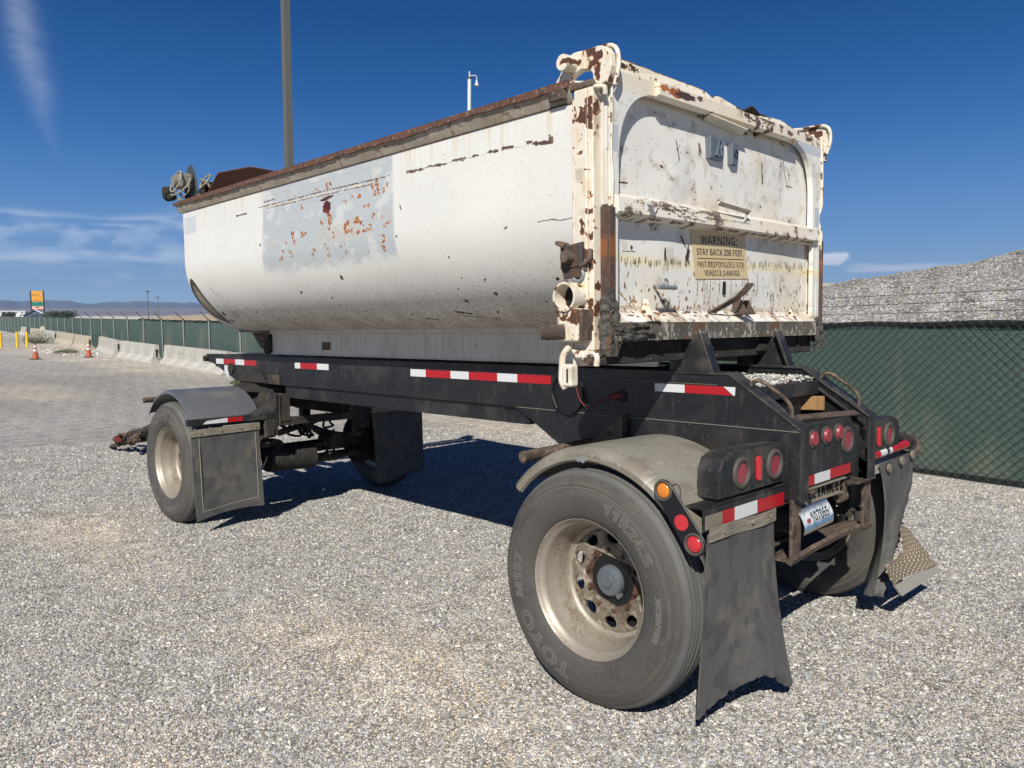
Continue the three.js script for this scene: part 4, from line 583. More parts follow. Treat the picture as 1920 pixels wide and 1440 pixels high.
  TP('caked_mud', crust((u, v, l) => V(-0.05 - l, lerp(1.66, 1.755, v), lerp(-1.05, -0.7, u)), 17), M.mud);
  TP('caked_mud', crust((u, v, l) => V(-0.043 - l, lerp(1.58, 1.78, v), lerp(0.96, 1.066, u)), 23), M.mud);
}
{ // chassis
  const side = [[5.876, 1.494], [5.872, 1.42], [5.71, 1.4], [5.23, 1.25], [4.3, 1.236], [1.24, 1.234], [0.873, 1.03], [0.45, 0.985], [-0.3, 0.98], [-0.54, 0.985], [-0.545, 0.905], [-0.635, 0.905], [-0.635, 1.247], [-0.262, 1.494]];
  for (const k of [-1, 1]) {
    const F = (g) => (k < 0 ? (Array.isArray(g) ? merge(g) : g) : mirrorZ(Array.isArray(g) ? merge(g) : g));
    TP('chassis_beam', F(ext(side, 'z', -0.43, -0.345, 0.005)), M.frame);
    TP('beam_flange', F([box(-0.262, 5.87, 1.484, 1.497, -0.437, -0.335, 0.003), ext([[-0.64, 1.236], [-0.632, 1.252], [-0.262, 1.5], [-0.26, 1.486]], 'z', -0.436, -0.335, 0.002)]), M.black);
    TP('lower_beam', F([box(1.15, 4.25, 1.125, 1.236, -0.405, -0.33, 0.006), box(1.2, 1.35, 1.234, 1.25, -0.436, -0.4, 0.003)]), M.frame);
    TP('weld_bead', F([box(-0.63, 1.24, 1.231, 1.237, -0.435, -0.42, 0.002), box(-0.2, 0.5, 1.434, 1.437, -0.4315, -0.42, 0.001)]), plain(104, 98, 88, 0.7));
    TP('rear_gusset', F([ext([[0.62, 1.055], [0.37, 1.245], [0.37, 1.055]], 'z', -0.475, -0.46, 0.002), box(0.36, 0.375, 1.0, 1.245, -0.475, -0.43, 0.002)]), M.brownsteel);
    TP('rear_post', F([box(-0.64, -0.58, 0.905, 1.25, -0.433, -0.345, 0.006)]), M.black);
    TP('body_stop', F([ext([[0.09, 1.494], [0.092, 1.555], [0.012, 1.617], [-0.002, 1.625], [-0.01, 1.69], [-0.1, 1.692], [-0.176, 1.494]], 'z', -0.425, -0.41, 0.002), ext([[-0.085, 1.692], [-0.1, 1.694], [-0.178, 1.494], [-0.163, 1.494]], 'z', -0.43, -0.36, 0.002)]), M.black);
    TP('handrail', F(tube([[-0.352, 1.425, -0.38], [-0.365, 1.45, -0.38], [-0.4, 1.462, -0.38], [-0.445, 1.442, -0.38], [-0.527, 1.385, -0.38], [-0.558, 1.35, -0.38], [-0.566, 1.32, -0.38], [-0.563, 1.29, -0.38]], 0.0105, 60)), M.brownsteel);
    TP('brace_strip', F(ext([[-0.33, 1.4], [-0.34, 1.41], [-0.63, 1.21], [-0.62, 1.205]], 'z', -0.326, -0.316, 0.001)), M.black);
    TP('under_run_bar', F([box(-0.612, -0.594, 0.63, 0.915, -0.45, -0.36, 0.005)]), M.brownsteel);
    TP('hinge_lug', F([box(0.04, 0.09, 1.5, 1.55, -0.35, -0.25, 0.006)]), M.darkgrime);
  }
  TP('nose_bolt', cyl([5.87, 1.45, -0.46], [5.87, 1.45, -0.42], 0.03, 0.03, 12), M.darkgrime); TP('pipe_socket', cyl([5.29, 1.36, -0.445], [5.29, 1.36, -0.43], 0.055, 0.055, 22), M.darkgrime);
  TP('frame_patch', [ext([[4.66, 1.24], [4.56, 1.33], [4.2, 1.33], [4.1, 1.24]].map(([x, y]) => [x + 0.45, y + 0.005]), 'z', -0.45, -0.431, 0.003), box(4.3, 4.52, 1.24, 1.33, -0.442, -0.43, 0.003)], M.dusty);
  TP('under_run_bar', sheet(16, 2, (u, v) => V(-0.6 - 0.012 * v, 0.612 + 0.028 * v - 0.02 * Math.sin(u * 5) * 0.6, lerp(-0.46, 0.46, u)).add(V(0.05 * Math.sin(u * 3.14), 0, 0)), 0.024), M.brownsteel);
  TP('under_run_plate', sheet(16, 2, (u, v) => V(lerp(-0.61, -0.5, v) + 0.05 * Math.sin(u * 3.14), 0.628 - 0.012 * Math.sin(u * 5), lerp(-0.46, 0.46, u)), 0.012), M.brownsteel);
  TP('deck_plate', [box(-0.36, 0.9, 1.405, 1.418, -0.33, 0.33, 0.003), box(-0.37, -0.356, 1.35, 1.424, -0.33, 0.33, 0.003)], M.black);
  for (const [a, b, c, d] of [[4.9, 5.0, 1.25, 1.46], [3.0, 3.1, 1.2, 1.46], [1.2, 1.3, 1.2, 1.4], [5.76, 5.86, 1.36, 1.49]]) TP('cross_member', box(a, b, c, d, -0.345, 0.345), M.frame);
  TP('cavity_plate', [box(-0.3, 0.5, 1.04, 1.05, -0.33, 0.33), box(0.1, 0.12, 1.05, 1.41, -0.33, 0.33)], M.cavity);
  TP('slant_shelf', [sheet(3, 3, (u, v) => V(lerp(-0.595, -0.56, v), lerp(1.25, 1.27, v) + 0.03 * (1 - u), lerp(-0.33, 0.33, u)), 0.008)], M.brownsteel);
  TP('reflector_plate', [ext([[-0.33, 1.24], [0.2, 1.24], [0.2, 1.38]], 'x', -0.33, -0.322, 0.002)], M.black);
  // rear panel with lamps
  const rp = sub('rear_panel', T);
  part('panel_plate', [ext([[-0.345, 0.955], [0.235, 0.965], [0.255, 1.1], [0.25, 1.18], [0.17, 1.253], [-0.345, 1.258]], 'x', -0.612, -0.602, 0.003), ext([[-0.318, 1.248], [0.17, 1.245], [0.17, 1.255], [-0.318, 1.258]], 'x', -0.602, -0.53, 0.002)], M.black, rp);
  for (const [z, y] of [[-0.262, 1.186], [-0.118, 1.188], [0.02, 1.19]]) { part('lamp_gasket', cyl([-0.62, y, z], [-0.611, y, z], 0.046, 0.046, 26), M.gasket, rp); part('marker_lamp', [cyl([-0.632, y, z], [-0.615, y, z], 0.031, 0.037, 26)], M.redlens, rp); }
  part('lamp_gasket', new THREE.TorusGeometry(0.058, 0.012, 10, 32).rotateY(Math.PI / 2).translate(-0.614, 1.14, 0.125), M.gasket, rp); part('tail_lamp', cyl([-0.618, 1.14, 0.125], [-0.61, 1.14, 0.125], 0.05, 0.05, 28), M.redlens, rp);
  const tapeX = (a, b, y0, y1, x, red) => part('reflective_tape', box(x - 0.0012, x + 0.001, y0, y1, a, b, 0.0003), red ? M.tapered : M.tapewhite, rp);
  tapeX(-0.34, -0.235, 0.962, 1.01, -0.614, 1); tapeX(-0.235, -0.066, 0.963, 1.012, -0.614, 0); tapeX(-0.066, 0.172, 0.965, 1.016, -0.614, 1);
  // name plate, black letters stand for the shade in its cut-outs; number plate below
  const f = await new FontLoader().loadAsync('fonts/droid/droid_sans_bold.typeface.json');
  const np = sub('name_plate', T); part('plate_body', [box(-0.585, -0.576, 0.868, 0.948, -0.31, 0.12, 0.002), box(-0.62, -0.576, 0.943, 0.95, -0.315, 0.122, 0.002), box(-0.592, -0.576, 0.862, 0.87, -0.315, 0.122, 0.002)], M.strip, np);
  'RELIANCE'.split('').forEach((ch, i) => { const g = new TextGeometry(ch, { font: f, size: 0.05, depth: 0.004, curveSegments: 4 }); g.scale(0.95, 1, 1); g.rotateY(-Math.PI / 2); g.translate(-0.5865, 0.884, -0.3 + i * 0.0535 - (i > 3 ? 0.014 : 0)); part('letter', uvm(g), M.cavity, np); });
  TP('bent_tab', [ext([[-0.65, -0.315], [-0.6, -0.315], [-0.605, -0.2]], 'y', 0.93, 0.938, 0.001)], M.brownsteel);
  TP('number_plate', sheet(8, 14, (u, v) => { const t = (1 - v) * 2.2; return V(-0.6 - 0.035 * Math.sin(t) - 0.012 * (1 - v), 0.862 - 0.115 * (1 - v) + 0.01 * u, lerp(-0.39, -0.085, u)); }, 0.002), new THREE.MeshStandardMaterial({ map: plateTex, roughness: 0.45, color: new THREE.Color(0.8, 0.8, 0.8) }));  // grey tint puts the partial shade into the plate colour
  TP('hanger_bracket', [cyl([-0.56, 0.83, 0.16], [-0.56, 0.83, 0.22], 0.03, 0.03, 12), ext([[0.19, 0.82], [0.23, 0.82], [0.26, 0.93], [0.2, 0.93]], 'x', -0.57, -0.55, 0.002)], M.brownsteel);
  TP('panel_shelf', box(-0.64, -0.5, 0.90, 0.91, 0.2, 0.44, 0.002), M.brownsteel);
  TP('air_tank', [cyl([-0.46, 0.9, 0.47], [-0.46, 0.9, 0.72], 0.07, 0.07, 24), new THREE.SphereGeometry(0.07, 16, 10).translate(-0.46, 0.9, 0.47)].map((g) => uvm(g)), M.white2);
  // reflective tape along the side
  const tape = (xs, y0, y1, first) => { for (let i = 0; i + 1 < xs.length; i++) TP('reflective_tape', box(xs[i + 1], xs[i], y0, y1, -0.4318, -0.4295, 0.0003), (i + first) % 2 ? M.tapered : M.tapewhite); };
  tape([5.64, 5.465, 5.199, 5.003, 4.757], 1.400, 1.453, 0); tape([4.019, 3.925, 3.643, 3.459], 1.398, 1.449, 0); tape([2.331, 2.152, 1.876, 1.686, 1.406, 1.222, 0.934], 1.389, 1.441, 0);
  TP('reflective_tape', box(-0.009, 0.177, 1.386, 1.428, -0.4318, -0.4295, 0.0003), M.tapewhite); TP('reflective_tape', ext([[-0.009, 1.386], [-0.009, 1.428], [-0.23, 1.428], [-0.285, 1.386]], 'z', -0.4318, -0.4295, 0.0003), M.tapered); TP('reflective_tape', ext([[-0.235, 1.428], [-0.3, 1.428], [-0.298, 1.386], [-0.29, 1.386]], 'z', -0.4318, -0.4295, 0.0003), M.tapewhite);
  TP('sticker', box(5.35, 5.45, 1.3, 1.39, -0.432, -0.43, 0.0003), M.tapewhite); TP('data_plate', box(3.42, 3.55, 1.565, 1.63, -0.4335, -0.43, 0.0004), M.brownsteel);
  TP('red_cord', tube([[0.715, 1.42, -0.46], [0.705, 1.378, -0.46], [0.677, 1.311, -0.46], [0.621, 1.272, -0.46], [0.558, 1.303, -0.46], [0.48, 1.331, -0.455], [0.46, 1.338, -0.44]], 0.0042, 50), M.redcord);
  TP('cord_plug', [cyl([0.45, 1.342, -0.47], [0.4, 1.352, -0.43], 0.016, 0.019, 12)], M.redcord); TP('cord_socket', cyl([0.4, 1.345, -0.44], [0.4, 1.345, -0.42], 0.034), M.darkgrime);
  TP('side_disc', [cyl([0.78, 1.33, -0.455], [0.78, 1.33, -0.43], 0.11, 0.11, 30), tube([[0.85, 1.47, -0.45], [0.9, 1.36, -0.46], [0.86, 1.25, -0.46]], 0.01, 20)], M.hubdark);
}
// light boxes and bumper angles, near side and far side
function lightBox(k) {
  const g = sub('light_box', T), F = (q) => (k < 0 ? merge([].concat(q)) : mirrorZ(merge([].concat(q))));
  part('lamp_housing', F([ext([[-0.995, 1.0], [-0.44, 1.0], [-0.44, 1.178], [-0.9, 1.187], [-0.965, 1.165], [-0.99, 1.12]], 'x', -0.558, -0.548, 0.003), ext([[-0.44, 1.17], [-0.44, 1.18], [-0.9, 1.19], [-0.968, 1.168], [-0.996, 1.12], [-0.996, 1.0], [-0.988, 1.0], [-0.984, 1.115], [-0.96, 1.158], [-0.9, 1.178]], 'x', -0.556, -0.45, 0.002)]), M.black, g);
  for (const z of [-0.822, -0.53]) {
    part('lamp_gasket', F(uvm(new THREE.TorusGeometry(0.059, 0.013, 12, 36).rotateY(Math.PI / 2).translate(-0.56, 1.092, z))), M.gasket, g);
    part('tail_lamp', F([cyl([-0.562, 1.092, z], [-0.552, 1.092, z], 0.05, 0.052, 30)]), M.redlens, g);
  }
  const s = new THREE.Shape(); s.absarc(-0.676, 1.13, 0.019, 0, Math.PI); s.absarc(-0.676, 1.055, 0.019, Math.PI, Math.PI * 2); part('reflector', F(ext(s, 'x', -0.57, -0.556, 0.003)), M.redbright, g);
}
lightBox(-1); lightBox(1);
{
  const b = sub('bumper_angle', T);
  part('angle_iron', [box(-0.562, -0.553, 0.884, 0.982, -1.12, -0.435, 0.002), box(-0.562, -0.44, 0.975, 0.984, -1.12, -0.435, 0.002)], M.black, b);
  part('reflective_tape', box(-0.5645, -0.5615, 0.892, 0.95, -1.11, -0.98, 0.0004), M.strip, b); part('reflective_tape', box(-0.5645, -0.5615, 0.893, 0.951, -0.98, -0.882, 0.0004), M.tapered, b); part('reflective_tape', box(-0.5645, -0.5615, 0.893, 0.951, -0.882, -0.688, 0.0004), M.tapewhite, b); part('reflective_tape', box(-0.5645, -0.5615, 0.892, 0.95, -0.688, -0.44, 0.0004), M.tapered, b);
  for (const z of [-0.6, -0.9]) part('bolt', cyl([-0.5, 0.983, z], [-0.5, 0.99, z], 0.011, 0.011, 6), M.galv, b);
  const c = sub('bumper_pole', T), cy = (z0, z1, m, n, r = 0.024) => part(n, cyl([-0.545, 0.985 + 0.022 * (z0 - 0.45), z0], [-0.545, 0.985 + 0.022 * (z1 - 0.45), z1], r, r, 18), m, c);
  cy(0.44, 1.22, M.black, 'pole'); cy(0.5, 0.7, M.tapered, 'reflective_tape', 0.0246); cy(0.7, 0.79, M.tapewhite, 'reflective_tape', 0.0246); cy(0.83, 0.87, M.tapewhite, 'reflective_tape', 0.0246); cy(0.87, 1.13, M.tapered, 'reflective_tape', 0.0246);
  part('pole_ring', uvm(new THREE.TorusGeometry(0.055, 0.022, 10, 24).rotateY(0.5).translate(-0.5, 0.965, 1.29)), M.brownsteel, c); part('pole_joint', [cyl([-0.545, 1.0, 1.2], [-0.52, 1.0, 1.26], 0.04, 0.035, 14), cyl([-0.45, 1.06, 1.1], [-0.5, 1.02, 1.25], 0.03, 0.03, 12)], M.darkgrime, c);
}
// mud flaps
function flap(name, f, stripPts, m = M.rubber, bolts = []) { const g = sub('mud_flap', T); part(name, f, m, g); if (stripPts) part('clamp_strip', stripPts, M.strip, g); for (const p of bolts) part('bolt', cyl([p[0] - 0.008, p[1], p[2]], [p[0] + 0.004, p[1], p[2]], p[3] ?? 0.008, p[3] ?? 0.008, 8), M.strip, g); return g; }
{
  const R = rng(17), edge = [...Array(41)].map((_, i) => { const u = i / 40; return 0.085 + 0.085 * Math.sin(Math.min(1, u * 1.5) * 1.57) - 0.115 * smoothstep(u, 0.62, 1) + 0.012 * (R() - .5) + 0.02 * (i % 9 === 4 ? R() : 0); });
  flap('rubber_sheet', sheet(40, 30, (u, v) => { const yb = edge[Math.round(u * 40)], d = 1 - v, y = lerp(yb, 0.868, v); return V(-0.558 - 0.012 * Math.sin(u * 3.1) * d - 0.1 * d * d * smoothstep(u, 0.1, 1) + 0.02 * d, y, lerp(-1.08, -0.535, u) + lerp(-0.045, 0.05, u) * d); }, 0.009, 1),
    sheet(20, 2, (u, v) => V(-0.568 - 0.004 * Math.sin(u * 9), lerp(0.836, 0.895, v) - 0.006 * u + 0.004 * Math.sin(u * 7), lerp(-1.085, -0.53, u)), 0.004), M.rubber, [[-0.572, 0.865, -0.98], [-0.572, 0.862, -0.74], [-0.572, 0.86, -0.58]]);
  flap('rubber_sheet', sheet(24, 24, (u, v) => { const d = 1 - v, yb = 0.125 + 0.035 * Math.sin(u * 2.4) + 0.01 * u; return V(4.352 - 0.02 * d * d - 0.05 * d * d * (1 - u) + 0.03 * d * Math.sin(u * 3.1), lerp(yb, 0.87, v), lerp(-1.235, -0.625, u) + 0.02 * d * u); }, 0.01, 1),
    sheet(20, 2, (u, v) => V(4.338, lerp(0.838, 0.9, v) + 0.012 * u, lerp(-1.245, -0.62, u)), 0.004), M.rubber, [[4.333, 0.868, -1.16], [4.333, 0.872, -0.98], [4.333, 0.876, -0.8], [4.333, 0.88, -0.66]]);
  { const gg = T.children[T.children.length - 1], ln = [[-1.17, 0.83], [-1.18, 0.24], [-1.15, 0.2], [-0.9, 0.225], [-0.7, 0.24], [-0.665, 0.27], [-0.66, 0.83]].map(([z, y]) => { const u = (z + 1.235) / 0.61, v = (y - 0.125) / 0.745, d = 1 - v; return [4.352 - 0.02 * d * d - 0.05 * d * d * (1 - u) + 0.03 * d * Math.sin(u * 3.1) - 0.006, y, z + 0.01 * d]; }); part('moulded_ridge', tube(ln, 0.003, 120, 5), plain(150, 142, 128, 0.6), gg); }
  flap('rubber_sheet', sheet(20, 20, (u, v) => { const d = 1 - v; return V(4.34 - 0.02 * d + 0.03 * d * Math.sin(u * 3.1), lerp(0.185 + 0.04 * Math.sin(u * 1.6), 0.95, v), lerp(0.57, 1.2, u) + 0.05 * d * (1 - u)); }, 0.01, 1), box(4.325, 4.332, 0.9, 0.95, 0.57, 1.2, 0.002), M.rubber, [[4.324, 0.925, 0.66], [4.324, 0.925, 0.88], [4.324, 0.925, 1.1]]);
  // torn, twisted flap on the far rear wheel
  const rows = [[0, .93, .71, 1.225], [0.12, .84, .735, 1.215], [0.25, .74, .745, 1.2], [0.38, .655, .745, 1.14], [0.5, .56, .74, 1.05], [0.62, .46, .738, .98], [0.75, .35, .735, .9], [0.87, .245, .73, .83], [1, .15, .722, .755]];
  const row = (t) => { let k = 0; while (k < rows.length - 2 && rows[k + 1][0] < t) k++; const a = rows[k], b = rows[k + 1], q = (t - a[0]) / (b[0] - a[0]); return a.map((v, i) => lerp(v, b[i], q)); };
  const R2 = rng(41), jag = [...Array(60)].map(() => R2());
  flap('rubber_sheet', sheet(18, 44, (u, v) => { const t = 1 - v, [, y, z0, z1] = row(t), zz = z1 + (t > 0.3 ? 0.03 * (jag[Math.round(t * 44)] - .5) : 0); return V(-0.555 + 0.05 * t * Math.sin(u * 4.5) - 0.04 * Math.sin(t * 3.14) * (1 - u) + 0.03 * t, y + 0.015 * u * (1 - t), lerp(z0, zz, u)); }, 0.009, 1), null, M.rubber, [[-0.575, 0.9, 0.8, 0.026], [-0.575, 0.918, 0.99, 0.026], [-0.575, 0.935, 1.16, 0.026]]);
  const tr = [[[-0.56, .536, 1.0], [-0.56, .484, 1.137]], [[-0.59, .373, 1.0], [-0.59, .383, 1.237]], [[-0.61, .352, .66], [-0.62, .242, 1.38]], [[-0.635, .235, .74], [-0.638, .225, 1.40]]];
  const quad = (a, b, u, v, n) => { const p = lerp(0, 1, v) * n, k = Math.min(n - 1, Math.floor(p)), q = p - k, A = tr[a + k], B = tr[a + k + 1]; return V(...[0, 1, 2].map((i) => lerp(lerp(A[0][i], A[1][i], u), lerp(B[0][i], B[1][i], u), q))); };
  const g = T.children[T.children.length - 1];
  part('torn_tread', sheet(24, 24, (u, v) => { const p = quad(0, 3, u, v, 3); p.x += 0.02 * Math.sin(u * 5) * v; if (u < 0.05) p.z += 0.03 * jag[Math.round(v * 40)]; return p; }, 0.008, 1), M.flapback, g); { const m = g.children[g.children.length - 1], uv = m.geometry.attributes.uv; for (let i = 0; i < uv.count; i++) uv.setXY(i, uv.getX(i) * 0.62, uv.getY(i) * 0.4); }
  part('bare_hem', sheet(16, 3, (u, v) => V(-0.638 - 0.02 * v, lerp(lerp(.235, .225, u), lerp(.165, .165, u), v), lerp(lerp(.74, 1.40, u), lerp(.80, 1.43, u), v)), 0.009), M.bareflap, g);
}
// fenders
function fender(k, x, y, a0, a1, R, m, roll = true, z0 = -1.19, z1 = -0.58) {
  const p = roll ? [[R - 0.004, z1], [R + 0.0, -0.9], [R, z0 + 0.06], [R - 0.012, z0 + 0.022], [R - 0.034, z0 + 0.003], [R - 0.06, z0 + 0.006], [R - 0.07, z0 + 0.02], [R - 0.058, z0 + 0.012], [R - 0.034, z0 + 0.012], [R - 0.014, z0 + 0.032], [R - 0.006, z0 + 0.064], [R - 0.008, -0.9], [R - 0.01, z1]] : [[R, z1], [R, z0 + 0.05], [R - 0.012, z0 + 0.012], [R - 0.035, z0], [R - 0.035, z0 + 0.006], [R - 0.016, z0 + 0.018], [R - 0.008, z0 + 0.055], [R - 0.008, z1]];
  const g = turned(p, 72, -THREE.MathUtils.degToRad(90 - a0), THREE.MathUtils.degToRad(a1 - 90), 0.7); const u = g.attributes.uv; for (let i = 0; i < u.count; i++) u.setXY(i, u.getX(i) * 4, u.getY(i) * 1.4);
  g.translate(x, y, 0); TP('fender', k < 0 ? g : mirrorZ(g), m);
}
fender(-1, 0, 0.535, 41, 148, 0.652, M.alu); fender(1, 0, 0.535, 41, 148, 0.652, M.alu);
fender(-1, 4.96, 0.55, 40, 147, 0.658, M.blackfender, false, -1.19, -0.56); fender(1, 4.96, 0.55, 40, 147, 0.658, M.blackfender, false, -1.19, -0.56);
for (const k of [-1, 1]) {
  const F = (g) => (k < 0 ? merge(g) : mirrorZ(merge(g)));
  TP('fender_rod', F([cyl([0.69, 1.035, -0.92], [0.63, 1.06, -0.44], 0.032, 0.032, 18)]), M.brownsteel); TP('fender_rod', F([cyl([5.62, 1.075, -1.17], [5.56, 1.09, -0.4], 0.026, 0.026, 14)]), M.brownsteel);
  TP('fender_bolt', F([cyl([0.045, 1.13, -1.2], [0.045, 1.13, -1.18], 0.013, 0.013, 8), cyl([0.02, 1.128, -1.2], [0.02, 1.128, -1.18], 0.013, 0.013, 8)]), M.galv);
}
{ // lamp strip on the near fender
  const g = sub('lamp_strip', T), c0 = [-0.429, 1.055], c1 = [-0.578, 0.858], an = Math.atan2(c1[1] - c0[1], c1[0] - c0[0]), s = new THREE.Shape(); s.absarc(c1[0], c1[1], 0.052, an - Math.PI / 2, an + Math.PI / 2); s.absarc(c0[0], c0[1], 0.046, an + Math.PI / 2, an + Math.PI * 1.5);
  part('strip_plate', ext(s, 'z', -1.215, -1.204, 0.003), M.hubdark, g);
  const lamp = (t, r, m, n, h) => { const x = lerp(c0[0], c1[0], t), y = lerp(c0[1], c1[1], t); part('lamp_gasket', uvm(new THREE.TorusGeometry(r + 0.007, 0.006, 8, 28).translate(x, y, -1.216)), M.gasket, g); const d = new THREE.SphereGeometry(r, 26, 8, 0, Math.PI * 2, 0, Math.PI / 2).scale(1, h, 1).rotateX(-Math.PI / 2).translate(x, y, -1.214); part(n, uvm(d), m, g); };
  lamp(0, 0.032, M.amber, 'amber_lamp', 0.35); lamp(1, 0.034, M.redbright, 'red_lamp', 0.35); const x = lerp(c0[0], c1[0], 0.6), y = lerp(c0[1], c1[1], 0.6); part('red_reflector', cyl([x, y, -1.2165], [x, y, -1.214], 0.033, 0.033, 28), M.redbright, g);
  part('wire_loop', tube([[-0.5, 1.03, -1.195], [-0.5, 1.075, -1.2], [-0.475, 1.085, -1.2], [-0.45, 1.06, -1.2]], 0.003, 24, 6), M.gasket, g);
}
// wheels: outer face towards -z, flange plane at local z = 0
const tyreProfile = [[0.318, 0.006], [0.326, -0.008], [0.345, -0.02], [0.38, -0.031], [0.43, -0.035], [0.468, -0.029], [0.5, -0.015], [0.522, 0.0], [0.536, 0.016], [0.543, 0.027], [0.547, 0.04], [0.549, 0.052], [0.538, 0.055], [0.538, 0.063], [0.55, 0.066], [0.55, 0.082], [0.539, 0.085], [0.539, 0.093], [0.551, 0.096], [0.551, 0.114], [0.539, 0.117], [0.539, 0.125], [0.55, 0.128], [0.55, 0.144], [0.538, 0.147], [0.538, 0.155], [0.549, 0.158], [0.547, 0.17], [0.543, 0.183], [0.536, 0.194], [0.522, 0.21], [0.5, 0.225], [0.468, 0.239], [0.43, 0.245], [0.38, 0.241], [0.345, 0.23], [0.326, 0.218], [0.318, 0.204]];
const tyreGeo = (() => { const g = turned(tyreProfile, 120, 0, Math.PI * 2, 0.5); return g; })();
const sipeGeo = merge([...Array(88)].flatMap((_, i) => [0.028, 0.176].map((z) => { const t = (i / 88) * Math.PI * 2; return box(-0.005, 0.005, 0.537, 0.5475, z - 0.012, z + 0.008, 0.001).applyMatrix4(new THREE.Matrix4().makeRotationZ(t)); })));
const rimGeo = toCreasedNormals(merge([turned([[0.318, 0.02], [0.325, 0.012], [0.329, 0.003], [0.328, -0.004], [0.322, -0.006], [0.316, 0.0], [0.312, 0.01], [0.306, 0.018], [0.297, 0.024], [0.292, 0.04], [0.288, 0.07], [0.275, 0.1], [0.27, 0.12], [0.267, 0.15], [0.263, 0.168], [0.252, 0.178], [0.24, 0.181]], 96, 0, Math.PI * 2, 0.9), turned([[0.318, 0.2], [0.328, 0.212], [0.32, 0.216], [0.3, 0.2], [0.275, 0.19]], 64)].map((g) => { const u = g.attributes.uv; for (let i = 0; i < u.count; i++) u.setXY(i, u.getX(i) * 2, u.getY(i) * 0.3); return g; })), 0.9);
const discGeo = (() => { const s = new THREE.Shape(); s.absarc(0, 0, 0.246, 0, Math.PI * 2); const c = new THREE.Path(); c.absarc(0, 0, 0.108, 0, Math.PI * 2, true); const hs = [c]; for (let i = 0; i < 10; i++) { const t = (i / 10) * Math.PI * 2 + 0.05, h = new THREE.Path(); h.absellipse(Math.cos(t) * 0.206, Math.sin(t) * 0.204, 0.026, 0.036, 0, Math.PI * 2, true, t); hs.push(h); } const g = ext(s, 'z', 0.176, 0.196, 0.004, hs), p = g.attributes.position; for (let i = 0; i < p.count; i++) { const r = Math.hypot(p.getX(i), p.getY(i)); p.setZ(i, p.getZ(i) + 0.028 * (1 - smoothstep(r, 0.11, 0.2))); } return toCreasedNormals(g, 0.6); })();
function wheel(x, y, z, k, spin, notched) {
  const w = sub('wheel', T); w.position.set(x, y, z); if (k > 0) w.rotation.y = Math.PI;
  let g = tyreGeo.clone(); const p = g.attributes.position, ca = Math.cos(spin), sa = Math.sin(spin);
  for (let i = 0; i < p.count; i++) { const X = p.getX(i) * ca - p.getY(i) * sa, Y = p.getX(i) * sa + p.getY(i) * ca, zz = p.getZ(i), sq = Math.max(0, -y + 0.003 - Y); p.setXYZ(i, X, Math.max(Y, -y + 0.003), zz + (zz > 0.105 ? 1 : -1) * sq * 0.5); }
  g.computeVertexNormals(); g = toCreasedNormals(g, 0.5); part('tyre', g, M.tyre, w); if (notched) { const sp = part('tread_notches', sipeGeo, M.cavity, w); kind(sp, 'stuff'); sp.rotation.z = spin; }
  part('rim', rimGeo, M.rim, w); const d = part('rim_disc', discGeo, M.rimdirt, w); d.rotation.z = spin * 0.7 + 0.3;
  part('brake_drum', [cyl([0, 0, 0.235], [0, 0, 0.4], 0.235, 0.235, 40), cyl([0, 0, 0.4], [0, 0, 0.43], 0.25, 0.25, 40)], M.cavity, w); part('hub_ring', uvm(turned([[0.112, 0.194], [0.14, 0.192], [0.165, 0.187], [0.172, 0.19]], 48)), M.nut, w);  // drum near-black: shade behind the disc holes is put into its colour
  part('hub', [cyl([0, 0, 0.188], [0, 0, 0.26], 0.122, 0.125, 36), cyl([0, 0, 0.18], [0, 0, 0.25], 0.088, 0.1, 36)], M.hubdark, w);
  part('hub_cap', [turned([[0, 0.146], [0.03, 0.146], [0.032, 0.149], [0.055, 0.15], [0.068, 0.156], [0.074, 0.168], [0.075, 0.185]], 40), cyl([0, 0, 0.14], [0, 0, 0.15], 0.027, 0.027, 24), cyl([-0.055, -0.06, 0.16], [-0.055, -0.06, 0.18], 0.014, 0.014, 10)].map((q) => uvm(q)), M.hubcap, w);
  for (let i = 0; i < 10; i++) { const t = (i / 10) * Math.PI * 2 + 0.2; part('lug_nut', [cyl([Math.cos(t) * 0.143, Math.sin(t) * 0.143, 0.17], [Math.cos(t) * 0.143, Math.sin(t) * 0.143, 0.215], 0.011, 0.011, 8), cyl([Math.cos(t) * 0.143, Math.sin(t) * 0.143, 0.186], [Math.cos(t) * 0.143, Math.sin(t) * 0.143, 0.21], 0.019, 0.021, 6)], M.nut, w); }
}
wheel(0, 0.537, -1.2, -1, 0, 0); wheel(0, 0.537, 1.14, 1, 0.6, 1); wheel(4.96, 0.547, -1.2, -1, 2.2, 0); wheel(4.96, 0.547, 1.2, 1, 4.0, 0);
